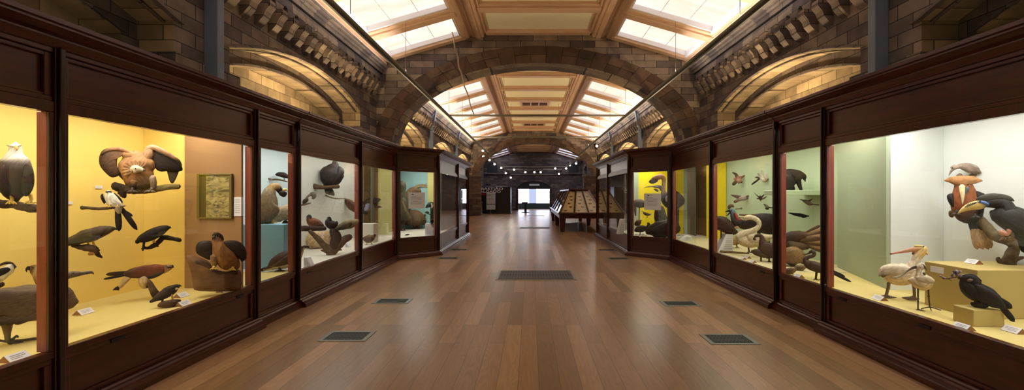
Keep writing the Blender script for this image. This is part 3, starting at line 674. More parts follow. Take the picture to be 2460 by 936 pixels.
class Fig:
    """a figure modelled on a vertical plane that stands at its own place in the hall and faces the aisle; depth w is measured out of that plane"""
    def __init__(s, crop, at, Y=None, X=None, floor=None):
        s.cr = crop; ax, ay = crop.px(*at)
        if floor is not None: Y = F * (CAM.z - floor) / (ay - VY)
        elif X is not None: Y = (X - CAM.x) * F / (ax - VX)
        s.Y = Y; s.A = ray(ax, ay, Y); h = s.A - CAM; s.h = Vector((h.x, h.y, 0)).normalized()
        s.k = Y / F / crop.sc
    def map(s, x, y, w):
        px, py = s.cr.px(x, y); d = Vector(((px - VX) / F, 1, -(py - VY) / F))
        t = ((s.A - CAM).dot(s.h) - w * s.k) / d.dot(s.h)
        return CAM + d * t
    def loft(s, m, sp, col, mi=0, td=.8, seg=14, n=6, w=0, belly=None, jit=.03, seed=1):
        """sp: (x, y, r[, dw]); col: one colour or one per station"""
        cols = col if isinstance(col, list) else [col] * len(sp)
        P = [(q[0], q[1], q[2], q[3] if len(q) > 3 else 0.0) + tuple(c) for q, c in zip(sp, cols)]
        if len(P) > 2: S = cat_rom(P, n)
        else: S = [tuple(a + (b - a) * i / n for a, b in zip(P[0], P[1])) for i in range(n + 1)]
        vs = []; cs = []; fs = []; ss = []; so = Vector((seed * 3.7 % 11, S[0][0] * .013, S[0][1] * .017)); arc = 0.0; pq = None
        N_ = len(S)
        # rounded ends
        def tang(i):
            a, b = S[max(i - 1, 0)], S[min(i + 1, N_ - 1)]; v = Vector((b[0] - a[0], b[1] - a[1]))
            return v.normalized() if v.length > 1e-6 else Vector((1, 0))
        rings = []; sg = 1 if S[-1][0] >= S[0][0] else -1
        t0 = tang(0); t1 = tang(N_ - 1); r0 = max(S[0][2], .5); r1 = max(S[-1][2], .5)
        for a in (.97, .7): 
            q = list(S[0]); e = math.sin(a * PI / 2); q[0] -= t0.x * r0 * e * .6; q[1] -= t0.y * r0 * e * .6; q[2] = r0 * math.cos(a * PI / 2); rings.append((q, t0))
        for i, q in enumerate(S): rings.append((list(q), tang(i)))
        for a in (.7, .97):
            q = list(S[-1]); e = math.sin(a * PI / 2); q[0] += t1.x * r1 * e * .6; q[1] += t1.y * r1 * e * .6; q[2] = r1 * math.cos(a * PI / 2); rings.append((q, t1))
        for q, t in rings:
            nx, ny = -t.y, t.x; r = max(q[2], .3)
            nx, ny = nx * sg, ny * sg             # mostly ny > 0 : downwards on the page
            if pq is not None: arc += math.hypot(q[0] - pq[0], q[1] - pq[1]) * s.k
            pq = q; rs = max(r, 4)
            for k in range(seg):
                th = 2 * PI * k / seg; j = 1 + jit * 2.2 * (noise.noise(Vector((q[0] / 26.0, q[1] / 26.0, 0)) * (60.0 / (60.0 + rs)) + Vector((math.cos(th) * 1.6, math.sin(th) * 1.6, 0)) + so))
                a, b = math.cos(th) * r * j, math.sin(th) * r * td * j
                vs.append(s.map(q[0] + nx * a, q[1] + ny * a, w + q[3] + b))
                c = q[4:7]
                if belly is not None: c = mixc(c, belly, max(0, min(1, (math.cos(th) - .15) * 2.2)))
                cs.append(c); ss.append((arc + so.y, (th if th < PI else 2 * PI - th) * rs * s.k, so.x))
        for i in range(len(rings) - 1):
            for k in range(seg):
                k2 = (k + 1) % seg; fs.append((i * seg + k, i * seg + k2, (i + 1) * seg + k2, (i + 1) * seg + k))
        fs.append(tuple(range(seg))[::-1]); fs.append(tuple((len(rings) - 1) * seg + k for k in range(seg)))
        m.add(vs, fs, mi, cs, True, ss)
    def pillow(s, m, out, col, col2=None, mi=0, w=0, th=10, back=None, c=None, n=3):
        """a rounded slab over an outline; n subdivides edges"""
        O = []
        for i in range(len(out)):
            p0, p1, p2, p3 = out[i - 1], out[i], out[(i + 1) % len(out)], out[(i + 2) % len(out)]
            for k in range(n):
                t = k / n
                O.append(tuple(0.5 * ((2 * b) + (-a + c_) * t + (2 * a - 5 * b + 4 * c_ - d) * t * t + (-a + 3 * b - 3 * c_ + d) * t ** 3) for a, b, c_, d in zip(p0, p1, p2, p3)))
        if c is None: c = (sum(p[0] for p in O) / len(O), sum(p[1] for p in O) / len(O))
        back = th * .5 if back is None else back
        n_ = len(O); vs = []; cs = []; fs = []; ss = []; tip = max(O, key=lambda p: math.hypot(p[0] - out[0][0], p[1] - out[0][1])); ax = Vector((tip[0] - out[0][0], tip[1] - out[0][1])).normalized()
        far = max(math.hypot(p[0] - out[0][0], p[1] - out[0][1]) for p in O)
        def colr(p):
            if col2 is None: return col
            return mixc(col, col2, min(1, math.hypot(p[0] - out[0][0], p[1] - out[0][1]) / far))
        prof = [(.25, -back), (.92, -back * .5), (1.0, 0), (.93, th * .45), (.72, th * .8), (.42, th * .97), (.15, th)]
        for f_, dz in prof:
            for p in O:
                q = (c[0] + (p[0] - c[0]) * f_, c[1] + (p[1] - c[1]) * f_)
                vs.append(s.map(q[0], q[1], w + dz)); cs.append(colr(q)); dx, dy = q[0] - out[0][0], q[1] - out[0][1]; ss.append(((dx * ax.x + dy * ax.y) * s.k, (dy * ax.x - dx * ax.y) * s.k, out[0][0] * .01))
        for i in range(len(prof) - 1):
            for k in range(n_):
                k2 = (k + 1) % n_; fs.append((i * n_ + k, i * n_ + k2, (i + 1) * n_ + k2, (i + 1) * n_ + k))
        fs.append(tuple(range(n_))[::-1]); fs.append(tuple((len(prof) - 1) * n_ + k for k in range(n_)))
        m.add(vs, fs, mi, cs, True, ss)
    def ball(s, m, x, y, r, w=0, col=(0, 0, 0), mi=0, td=1.0):
        s.loft(m, [(x - r * .4, y, r * .9), (x + r * .4, y, r * .9)], col, mi, td, 10, 2, w, jit=0)
class Bird(Fig):
    def __init__(s, name, label, crop, at, group=None, cat='bird', **kw):
        Fig.__init__(s, crop, at, **kw)
        s.t = thing(name, label, cat, s.A, group); s.b = M(); s.kids = []
    def body(s, sp, col, **kw): s.loft(s.b, sp, col, 0, **kw)
    def soft(s, out, col, col2=None, **kw): s.pillow(s.b, out, col, col2, 0, **kw)
    def feather(s, p0, p1, wd, col, col2=None, w=0, td=.22, bend=0):
        mx, my = (p0[0] + p1[0]) / 2 + bend * (p1[1] - p0[1]), (p0[1] + p1[1]) / 2 - bend * (p1[0] - p0[0])
        c2 = col2 or col
        s.loft(s.b, [(p0[0], p0[1], wd * .45), (mx, my, wd * .55), (p0[0] * .15 + p1[0] * .85, p0[1] * .15 + p1[1] * .85, wd * .46), (p1[0], p1[1], wd * .12)], [col, mixc(col, c2, .5), c2, c2], 0, td, 10, 4, w, jit=.01)
    def leg(s, pts, r, col, toes=0, w=0, mi=1, foot=None):
        s.loft(s.b, [(x, y, r * (1 if i else 1.15)) for i, (x, y) in enumerate(pts)], col, mi, 1, 8, 3, w, jit=0)
        if toes:
            x, y = pts[-1]
            for a, f_ in ((-1, .9), (-.35, 1.0), (.45, .95), (1.0, .6)):
                s.loft(s.b, [(x, y, r * .8, 0), (x + a * toes * .55, y + r * .2, r * .6, f_ * toes * .2), (x + a * toes, y + r * .9, r * .25, f_ * toes * .3)], col, mi, .9, 7, 3, w, jit=0)
    def wing(s, out, col, col2=None, w=0, th=10, back=None, quills=0, qcol=None):
        m = M(); s.pillow(m, out, col, col2, 0, w, th, back)
        s.kids.append(('wing', m, PLUM))
    def beak(s, sp, col, w=0, td=.7):
        m = M(); s.loft(m, sp, col, 0, td, 10, 4, w, jit=0); s.kids.append(('beak', m, HORN))
    def eye(s, x, y, r, w):
        m = M(); s.ball(m, x, y, r, w); s.kids.append(('eye', m, EYE))
    def extra(s, name, sp, col, w=0, td=.8, mat=None, **kw):
        m = M(); s.loft(m, sp, col, 0, td, w=w, **kw); s.kids.append((name, m, mat or PLUM))
    def done(s):
        o = s.b.build('body', [PLUM, HORN], s.t, s.A, recalc=True)
        for n, m, mat in s.kids: m.build(n, mat, s.t, s.A)
        return s.t
def prop(name, label, cat, crop, at, lofts, mat, group=None, part='limb', **kw):
    """single-mesh rock, log or branch"""
    f = Fig(crop, at, **kw); m = M()
    for l in lofts:
        f.loft(m, l[0], l[1], 0, l[2] if len(l) > 2 else .9, 12, 5, l[3] if len(l) > 3 else 0, jit=.09, seed=len(m.v))
    o = m.build(name, mat, None, f.A); tag(o, label, cat, group); return f, o
BK = rgb(38, 32, 28); BLK = rgb(24, 22, 22); DKB = rgb(66, 48, 36); MID = rgb(120, 88, 60); PALE = rgb(196, 172, 136); WHT = rgb(232, 226, 210); GREYB = rgb(120, 106, 92)
BARKC = rgb(92, 72, 52); BARKD = rgb(58, 44, 34); YEL = rgb(226, 190, 96); HRN = rgb(70, 64, 58)
# ----------------------------------------------------------------- LEFT, nearest pane
b = Bird('bald_eagle', 'white headed brown eagle with a yellow beak behind the leftmost pane', CE, (200, 760), X=-4.15)
b.body([(165, 108, 30), (165, 125, 58), (163, 155, 72), (163, 200, 84), (160, 245, 118), (160, 300, 175), (152, 380, 205), (152, 480, 205), (152, 590, 170), (160, 670, 110), (165, 705, 60)], [WHT] * 5 + [mixc(WHT, DKB, .8)] + [DKB] * 5, td=.6, n=7)
b.wing([(20, 330), (-40, 420), (-30, 560), (60, 680), (120, 640), (110, 480), (90, 360)], DKB, BK, w=95, th=24); b.wing([(300, 320), (360, 400), (365, 560), (300, 670), (230, 640), (230, 480), (250, 360)], DKB, BK, w=95, th=24)
b.beak([(170, 138, 16), (176, 152, 17, 10), (180, 170, 12, 16), (176, 186, 4, 14)], YEL, w=52); b.eye(90, 134, 9, 40); b.eye(216, 134, 9, 40)
b.extra('brow', [(70, 124, 6), (110, 134, 8), (150, 142, 4)], rgb(200, 186, 150), w=46, n=3); b.extra('brow', [(190, 142, 4), (212, 132, 8), (232, 126, 5)], rgb(200, 186, 150), w=44, n=3)
b.leg([(110, 640), (130, 700), (120, 735)], 24, YEL, 60, w=40); b.leg([(320, 650), (335, 700), (335, 730)], 22, YEL, 80, w=40); b.done()
prop('branch', 'thick dark branch gripped by the white headed eagle', 'branch', CE, (200, 790), [([(-140, 740, 55), (0, 755, 48), (150, 765, 44), (300, 795, 48), (400, 805, 44), (470, 800, 36)], BARKC)], BARK, X=-4.15)
b = Bird('osprey', 'black and white bird with its head turned up at the left edge of the photo', CF, (40, 260), X=-4.35)
b.body([(-120, 300, 20), (-50, 260, 42), (10, 215, 52), (60, 180, 48), (100, 150, 42), (122, 140, 24)], [DKB, WHT, WHT, WHT, WHT, BK], td=.8)
b.wing([(70, 150), (92, 170), (60, 200), (0, 232), (-80, 270), (-60, 200), (0, 160)], BLK, BK, w=34, th=12); b.extra('crest', [(0, 130, 9), (50, 112, 12), (105, 118, 12), (132, 150, 8)], rgb(70, 52, 34), w=10, n=3); b.beak([(118, 136, 10), (136, 140, 6), (142, 152, 2)], HRN, w=5); b.eye(112, 128, 5, 28); b.done()
prop('branch', 'short dark branch under the black and white bird at the left edge', 'branch', CF, (-40, 300), [([(-140, 330, 22), (-40, 318, 24), (30, 292, 18)], BARKD)], BARK, X=-4.35)
b = Bird('buzzard', 'brown hawk facing left, its body hidden by the thick mahogany post', CF, (420, 300), X=-4.35)
b.body([(262, 150, 20), (285, 165, 42), (318, 190, 58), (360, 240, 72), (420, 330, 80), (462, 450, 60), (482, 560, 25)], [rgb(110, 84, 56), rgb(120, 92, 60), PALE, MID, MID, DKB, DKB], td=.8)
b.wing([(400, 240), (470, 330), (495, 480), (470, 560), (420, 440), (390, 330)], DKB, BK, w=56, th=14); b.beak([(250, 156, 20), (234, 162, 14), (228, 178, 8), (234, 192, 2)], BLK, w=6); b.eye(284, 152, 7, 32); b.leg([(440, 520), (438, 590)], 14, YEL, 40); b.done()
prop('branch', 'dark wall branch behind the thick post, holding the left facing hawk', 'branch', CF, (430, 600), [([(350, 618, 20), (430, 612, 24), (540, 600, 22)], BARKD)], BARK, X=-4.35)
b = Bird('lammergeier', 'very large brown vulture standing on the case floor behind the thick post', CF, (100, 808), floor=.5)
BV = rgb(104, 86, 66)
b.body([(-260, 600, 40), (-120, 520, 110), (0, 480, 140), (150, 470, 155), (300, 455, 158), (450, 430, 150), (560, 425, 115), (630, 440, 68), (668, 445, 22)], [BK, DKB, BV, BV, BV, GREYB, rgb(112, 96, 80), rgb(120, 104, 90), rgb(120, 104, 90)], td=.7, n=8, seg=18, belly=rgb(96, 76, 56))
b.body([(480, 400, 90), (510, 320, 60), (535, 255, 44), (575, 224, 34), (635, 210, 28), (690, 205, 21)], [GREYB, rgb(120, 104, 90), rgb(128, 114, 98), rgb(128, 114, 98), rgb(120, 108, 94), rgb(112, 102, 90)], td=.8)
b.beak([(668, 207, 22), (710, 202, 17), (760, 195, 14), (792, 192, 12), (806, 202, 7), (808, 212, 2)], rgb(110, 100, 88)); b.eye(632, 200, 8, 26)
b.wing([(540, 360), (470, 320), (200, 345), (-60, 350), (-260, 420), (-320, 560), (-200, 600), (0, 560), (160, 610), (330, 600), (480, 520)], rgb(120, 98, 76), rgb(52, 40, 32), w=85, th=34)
for k in range(5): b.feather((330 - k * 70, 560 + k * 6), (130 - k * 80, 640 + k * 4), 40, BV, rgb(58, 46, 36), w=112 - k * 6)
b.body([(60, 600, 70), (60, 670, 48), (64, 730, 32), (66, 785, 26)], [rgb(96, 78, 58), rgb(110, 88, 64), rgb(120, 106, 84), rgb(110, 100, 84)], w=30)
for p, q in (((66, 790), (200, 808)), ((66, 785), (320, 772)), ((66, 780), (156, 752)), ((66, 790), (-30, 778)), ((70, 800), (100, 812))): b.leg([p, ((p[0] + q[0]) / 2, (p[1] + q[1]) / 2 + 2), (q[0] - 14, q[1] - 8), q], 11, rgb(80, 74, 66), 0, w=30)
b.done()
# ----------------------------------------------------------------- LEFT, large yellow pane
VB = rgb(176, 132, 90); VD = rgb(64, 46, 34)
b = Bird('griffon_vulture', 'spread-winged tan vulture with white head high on the yellow wall', CA, (690, 760), X=-4.1)
b.body([(650, 225, 60), (655, 260, 170), (665, 330, 240), (672, 400, 275), (685, 480, 270), (705, 560, 245), (735, 640, 225), (755, 710, 195), (760, 745, 150)], [VB, VB, rgb(184, 140, 98), rgb(180, 132, 86), VB, rgb(160, 112, 70), rgb(120, 86, 60), rgb(90, 66, 50), VD], td=.5, n=8, seg=20, jit=.05)
b.body([(470, 250, 45), (560, 270, 70), (640, 300, 70)], VB, w=30); b.body([(880, 170, 50), (850, 240, 85), (800, 320, 90)], rgb(180, 138, 100), w=20)
b.wing([(560, 215), (450, 160), (300, 152), (180, 182), (122, 260), (110, 360), (140, 450), (240, 560), (320, 600), (420, 560), (400, 480), (384, 400), (392, 310), (440, 240)], rgb(150, 110, 78), rgb(58, 44, 34), w=10, th=60)
b.wing([(390, 480), (440, 520), (480, 600), (575, 735), (500, 650), (420, 560), (300, 590), (200, 500), (260, 470)], VD, BK, w=-10, th=25)
b.wing([(850, 200), (900, 170), (1010, 220), (1180, 290), (1290, 350), (1345, 410), (1362, 495), (1250, 512), (1120, 506), (1050, 512), (985, 490), (930, 420), (870, 320)], rgb(66, 50, 38), rgb(34, 27, 22), w=-5, th=34)
b.wing([(1140, 470), (1300, 480), (1290, 560), (1230, 680), (1180, 670), (1150, 580)], rgb(58, 46, 34), rgb(74, 62, 36), w=-30, th=14)
b.extra('wing_edge', [(800, 230, 30), (855, 165, 42), (920, 150, 40), (1020, 185, 38), (1130, 240, 34), (1230, 300, 26), (1310, 350, 18), (1350, 420, 10)], [rgb(196, 156, 120)] * 4 + [rgb(176, 136, 104), rgb(150, 112, 84), VD, VD], w=30)
b.extra('wing_edge', [(560, 228, 22), (460, 178, 30), (330, 172, 28), (220, 196, 26), (150, 250, 18)], [VB, VB, rgb(170, 128, 90), rgb(140, 104, 72), VD], w=55)
for k, (x, y) in enumerate(((470, 470), (500, 420), (540, 385), (600, 360), (660, 350), (720, 358), (770, 376), (805, 400), (470, 520), (500, 560))):
    dx, dy = 690 - x, 470 - y; b.feather((x + dx * .6, y + dy * .6), (x - dx * .12, y - dy * .12), 34, rgb(190, 154, 112), rgb(176, 130, 86), w=150 - abs(k - 5) * 6)
b.extra('head', [(598, 500, 22), (612, 478, 48), (650, 474, 62), (700, 474, 50), (745, 480, 34), (770, 490, 24)], [rgb(226, 212, 180)] * 6, w=165, seg=16)
b.beak([(745, 482, 26), (780, 488, 20), (798, 496, 12), (796, 512, 4)], rgb(90, 86, 80), w=168); b.eye(656, 466, 11, 212)
b.body([(640, 650, 70), (625, 720, 50), (610, 770, 30)], [VB, DKB, DKB], w=70); b.body([(905, 600, 62), (925, 690, 56), (920, 760, 42)], [rgb(170, 150, 130), rgb(130, 108, 92), GREYB], w=60)
b.leg([(612, 760), (612, 800)], 20, rgb(100, 86, 74), 80, w=90); b.leg([(905, 760), (880, 800)], 22, rgb(116, 100, 86), 90, w=90); b.done()
prop('perch_log', 'smooth olive perch log under the spread-winged vulture', 'branch', CA, (690, 770), [([(330, 720, 60), (420, 750, 68), (560, 785, 60), (760, 790, 56), (960, 772, 48), (1150, 742, 44), (1290, 735, 42), (1318, 736, 34)], [BARKD, BARKD, BARKC, BARKC, rgb(128, 110, 62), rgb(134, 116, 66), rgb(134, 116, 66), rgb(110, 92, 50)]), ([(440, 800, 60), (480, 860, 50), (500, 890, 30)], BARKD)], BARK, X=-4.1)
b = Bird('swallow_tailed_kite', 'white kite with long forked black tail, below the spread-winged vulture', CB, (600, 280), X=-4.0)
b.body([(545, 92, 22), (545, 112, 42), (560, 160, 68), (595, 215, 78), (645, 258, 66), (665, 305, 48), (675, 345, 32)], [WHT, WHT, WHT, WHT, WHT, rgb(200, 192, 170), rgb(170, 160, 136)], td=.8)
b.extra('eye_stripe', [(514, 102, 8), (545, 98, 9), (580, 102, 8)], DKB, w=24, n=3); b.beak([(536, 100, 7), (532, 112, 5), (530, 120, 2)], HRN, w=44); b.eye(522, 96, 4, 42); b.eye(562, 94, 4, 42)
b.wing([(478, 122), (450, 145), (458, 190), (490, 240), (512, 225), (492, 170)], BK, BLK, w=14, th=12); b.wing([(612, 110), (680, 165), (712, 215), (700, 244), (660, 190), (620, 150)], BK, BLK, w=0, th=14)
b.feather((655, 300), (670, 562), 76, rgb(60, 48, 36), BK, w=-4); b.feather((700, 300), (882, 548), 62, BK, BLK, w=4); b.feather((712, 318), (830, 388), 36, BK, BLK, w=-2)
b.leg([(560, 250), (560, 275)], 9, YEL, 24, w=55); b.leg([(650, 260), (655, 275)], 9, YEL, 24, w=55); b.done()
prop('branch', 'thin horizontal branch under the white fork-tailed kite', 'branch', CB, (560, 290), [([(222, 288, 24), (300, 290, 19), (430, 300, 17), (560, 290, 18), (690, 272, 14), (742, 264, 10)], [BARKD, BARKC, BARKC, BARKC, GREYB, rgb(190, 150, 130)])], BARK, X=-4.0)
HB = rgb(72, 60, 44)
b = Bird('brown_hawk', 'long dark brown hawk leaning right, just beside the thick post', CB, (330, 760), X=-4.2)
b.body([(-40, 700, 40), (60, 692, 46), (150, 668, 60), (250, 632, 76), (370, 600, 78), (480, 565, 64), (560, 545, 42), (606, 536, 24), (625, 536, 12)], [BK, HB, HB, HB, rgb(84, 68, 50), rgb(92, 78, 58), rgb(98, 84, 64), rgb(90, 76, 60), HB], td=.8, belly=rgb(92, 76, 52))
b.wing([(500, 560), (380, 550), (240, 580), (130, 640), (20, 700), (60, 740), (240, 712), (400, 660), (490, 610)], HB, rgb(44, 34, 26), w=40, th=22); b.feather((120, 690), (-100, 735), 80, HB, BK)
b.beak([(610, 536, 16), (640, 540, 12), (655, 546, 6), (660, 556, 2)], HRN); b.eye(588, 528, 7, 22); b.leg([(300, 690), (310, 735)], 14, YEL, 30); b.leg([(360, 680), (372, 730)], 14, YEL, 30); b.done()
prop('stump_perch', 'broken dark stump on the wall under the long dark brown hawk', 'branch', CB, (330, 770), [([(110, 735, 18), (220, 758, 32), (310, 762, 46), (380, 782, 46), (420, 840, 30), (470, 876, 10)], [BARKD, BARKC, BARKC, BARKC, BARKD, BARKD]), ([(310, 838, 16), (360, 825, 26), (420, 830, 20)], rgb(196, 140, 84)), ([(400, 780, 20), (445, 792, 6)], BARKD)], BARK, X=-4.2)  # the cut face is orange, warm light on it put into the colour
b = Bird('black_hawk', 'small black hawk hunched on a crooked branch at mid height on the yellow wall', CB, (1060, 690), X=-4.1)
b.body([(880, 690, 14), (920, 660, 40), (990, 635, 62), (1080, 596, 68), (1170, 556, 58), (1228, 530, 36), (1262, 522, 20)], BK, td=.85); b.wing([(1180, 520), (1080, 535), (960, 600), (890, 680), (960, 700), (1090, 660), (1180, 600)], rgb(52, 46, 42), BLK, w=34, th=18)
b.feather((940, 650), (865, 704), 50, BK, BLK); b.beak([(1258, 520, 16), (1278, 520, 10), (1286, 532, 3)], HRN); b.eye(1246, 516, 6, 20); b.leg([(972, 670), (962, 720), (958, 765)], 16, BK, 24); b.leg([(1085, 640), (1082, 690)], 12, YEL, 26); b.done()
prop('branch', 'crooked dark branch under the small black hawk', 'branch', CB, (1100, 720), [([(952, 792, 12), (960, 760, 12), (1010, 765, 18), (1080, 738, 28), (1150, 680, 30), (1200, 640, 30), (1290, 652, 26), (1385, 670, 24), (1404, 672, 14)], BARKD), ([(1080, 740, 18), (1140, 745, 6)], BARKD)], BARK, X=-4.1)
RU = rgb(126, 72, 48)
b = Bird('rufous_hawk', 'rust-backed hawk with pale feathered legs stretched out over the case floor', CC, (820, 430), Y=4.35)
b.body([(430, 232, 26), (520, 222, 62), (640, 212, 88), (780, 195, 98), (900, 178, 90), (1000, 165, 70), (1080, 145, 52), (1128, 128, 36), (1148, 126, 16)], [DKB, DKB, RU, RU, RU, RU, rgb(150, 116, 78), rgb(140, 110, 80), RU], td=.75, belly=rgb(206, 172, 116), n=7)
b.wing([(1010, 120), (900, 104), (720, 112), (560, 170), (440, 220), (460, 285), (620, 300), (820, 288), (960, 250), (1030, 200)], rgb(140, 78, 52), rgb(60, 40, 30), w=44, th=28); b.wing([(1030, 200), (900, 225), (780, 280), (640, 290), (820, 310), (960, 260)], rgb(70, 62, 50), BK, w=62, th=8)
b.feather((470, 215), (155, 242), 56, BK, DKB); b.feather((450, 250), (115, 312), 34, BK, BLK, w=6)
b.extra('eye_stripe', [(1050, 126, 10), (1100, 138, 11), (1146, 142, 6)], rgb(50, 36, 28), w=32, n=3); b.beak([(1140, 112, 22), (1160, 124, 14), (1154, 148, 4)], HRN); b.eye(1112, 112, 8, 32)
b.body([(500, 268, 46), (430, 350, 40), (370, 420, 30), (330, 450, 16)], [PALE, PALE, rgb(190, 160, 120), PALE], w=20); b.leg([(340, 440), (305, 455)], 26, BLK, 44, w=20)
b.body([(720, 300, 80), (720, 370, 84), (735, 420, 50), (750, 440, 20)], [PALE, rgb(206, 178, 132), PALE, PALE], w=30, jit=.08); b.leg([(760, 420), (800, 430)], 18, BK, 40, w=30); b.done()
prop('stump_perch', 'leaning dark stump rising from case floor under the rust-backed hawk', 'branch', CC, (930, 620), [([(812, 330, 14), (820, 380, 40), (850, 450, 56), (890, 530, 66), (930, 590, 66), (950, 625, 60)], [BARKC, BARKC, BARKC, BARKD, BARKD, BARKD])], BARK, floor=.5)
b = Bird('falconet', 'small dark falcon with pale throat perched on a flat rock at the front', CC, (1080, 690), Y=4.08)
b.body([(830, 650, 14), (900, 606, 42), (985, 560, 66), (1080, 505, 76), (1165, 460, 66), (1212, 428, 42), (1250, 414, 22), (1270, 413, 8)], [BK, DKB, DKB, BK, BK, BK, BK, BK], td=.8); b.extra('throat', [(1185, 462, 16), (1215, 458, 20), (1240, 452, 8)], PALE, w=32, n=3)
b.wing([(1150, 420), (1060, 460), (960, 540), (870, 620), (900, 645), (1020, 610), (1120, 540), (1180, 470)], rgb(58, 42, 32), BLK, w=36, th=20); b.feather((900, 610), (808, 658), 44, BK, BLK); b.beak([(1250, 408, 18), (1275, 412, 10), (1280, 424, 3)], HRN); b.eye(1222, 420, 7, 30)
b.leg([(1000, 600), (1000, 650)], 18, BK, 30, w=20); b.leg([(1140, 540), (1150, 612)], 16, YEL, 30, w=20); b.done()
f = Fig(CC, (1100, 735), floor=.5); m = M(); f.pillow(m, [(930, 690), (985, 650), (1130, 618), (1262, 614), (1274, 648), (1180, 718), (1130, 736), (945, 734)], rgb(88, 60, 42), rgb(54, 38, 30), w=0, th=60, back=40)
o = m.build('flat_rock', ROCKM, None, f.A); tag(o, 'flat dark rock under the small falcon at the front of the yellow case', 'rock')
GE = rgb(150, 104, 60)
b = Bird('golden_eagle', 'golden brown eagle with half-raised wings on top of the big boulder', CD, (300, 715), Y=4.5)
b.body([(258, 488, 26), (264, 508, 42), (268, 540, 54), (292, 590, 74), (335, 640, 82), (375, 675, 66), (405, 700, 34)], [rgb(70, 48, 32), rgb(110, 76, 46), GE, GE, rgb(160, 112, 64), GE, MID], td=.8, jit=.06)
b.wing([(246, 528), (190, 518), (140, 528), (118, 562), (124, 606), (165, 634), (222, 654), (248, 600)], rgb(64, 46, 34), BK, w=10, th=26); b.wing([(310, 530), (385, 516), (445, 540), (472, 590), (474, 640), (450, 660), (410, 636), (350, 596)], rgb(72, 52, 38), BK, w=20, th=28)
for k in range(4): b.feather((420 + k * 12, 600), (445 + k * 8, 668 - k * 8), 18, DKB, BK, w=30)
b.beak([(248, 492, 12), (238, 500, 9), (236, 512, 3)], HRN, w=36); b.eye(262, 488, 5, 42); b.extra('cap', [(240, 484, 12), (262, 478, 20), (292, 490, 16), (305, 515, 12)], rgb(52, 36, 26), w=10, n=4)
b.body([(250, 630, 34), (246, 680, 24), (245, 705, 14)], rgb(140, 110, 70), w=24); b.body([(370, 680, 30), (378, 710, 16)], rgb(150, 120, 80), w=24); b.leg([(245, 700), (246, 712)], 10, YEL, 28, w=34); b.leg([(378, 705), (372, 718)], 10, YEL, 28, w=34); b.done()
f = Fig(CD, (270, 866), Y=4.55); m = M(); f.pillow(m, [(48, 632), (100, 624), (195, 655), (258, 716), (330, 735), (424, 722), (440, 790), (436, 840), (408, 872), (140, 872), (98, 835), (84, 740)], rgb(122, 86, 54), rgb(112, 80, 54), w=10, th=70, back=40, c=(265, 780))
f.loft(m, [(120, 668, 14), (190, 690, 20), (250, 740, 18), (330, 752, 14), (410, 742, 10)], rgb(84, 62, 44), 0, .9, 10, 5, 62, jit=.06)
o = m.build('boulder', ROCKM, None, f.A); tag(o, 'big brown boulder beneath the half-winged golden eagle', 'rock')
# ----------------------------------------------------------------- LEFT, narrow pale-blue pane
b = Bird('great_bustard', 'bulky grey-brown bird with folded neck on the pale blue block', CG, (130, 495), Y=6.35)
GB = rgb(150, 136, 108)
b.body([(60, 480, 40), (90, 430, 72), (105, 370, 78), (110, 310, 70), (118, 260, 52), (140, 220, 34), (175, 212, 24), (188, 232, 24), (200, 252, 20)], [GREYB, GB, GB, GB, GB, rgb(176, 150, 100), rgb(170, 140, 96), DKB, BK], td=.8, jit=.06, n=7)
b.body([(196, 258, 18), (224, 266, 24), (240, 262, 14)], [BK, BK, BK], w=10); b.beak([(222, 238, 12), (240, 234, 9), (252, 248, 3)], rgb(226, 206, 130), w=12); b.eye(226, 252, 4, 34)
b.wing([(100, 220), (60, 260), (30, 360), (40, 470), (110, 480), (180, 420), (190, 370), (150, 330), (130, 260)], rgb(156, 142, 114), rgb(110, 94, 74), w=50, th=30); b.leg([(80, 470), (78, 498)], 12, YEL, 26, w=20); b.leg([(140, 460), (142, 496)], 12, YEL, 26, w=20); b.done()
prop('log', 'pale mottled log beside the bulky grey-brown bird', 'log', CG, (220, 490), [([(110, 470, 24), (160, 440, 44), (215, 412, 58), (285, 398, 60)], [rgb(170, 150, 116)] * 4), ([(235, 480, 26), (245, 510, 26), (262, 528, 18)], BARKD)], BARK, Y=6.9)
b = Bird('cuckoo', 'small dark bird on a twig near the top of the narrow pale-blue pane', CG, (220, 165), X=-4.45)
b.body([(168, 122, 10), (190, 120, 17), (225, 126, 20), (255, 138, 14), (290, 146, 8)], BK, td=.9); b.beak([(170, 121, 7), (160, 120, 3)], HRN); b.eye(180, 117, 2.5, 12); b.leg([(225, 140), (228, 160)], 3, HRN, 9); b.done()
prop('branch', 'thin twig under the small dark bird in the narrow pale-blue pane', 'branch', CG, (200, 165), [([(130, 160, 7), (190, 160, 6), (250, 176, 4)], BARKC), ([(100, 152, 8), (135, 160, 7)], GREYB)], BARK, X=-4.45)
b = Bird('diver', 'dark brown backed bird with cream belly lying low on the case floor', CG, (200, 842), floor=.5)
b.body([(70, 832, 8), (108, 824, 18), (150, 794, 44), (205, 770, 60), (262, 752, 64), (312, 735, 50), (345, 700, 28), (362, 674, 18), (374, 664, 12)], [DKB] * 9, td=.8, belly=rgb(226, 216, 180), n=7); b.feather((130, 815), (45, 840), 26, BK); b.wing([(300, 715), (230, 735), (170, 785), (150, 812), (230, 800), (300, 770)], rgb(84, 66, 50), DKB, w=44, th=16)
b.beak([(374, 662, 11), (395, 662, 8), (416, 664, 2)], BK); b.eye(364, 662, 4, 16); b.leg([(190, 815), (200, 838)], 9, BK, 44, w=20); b.done()
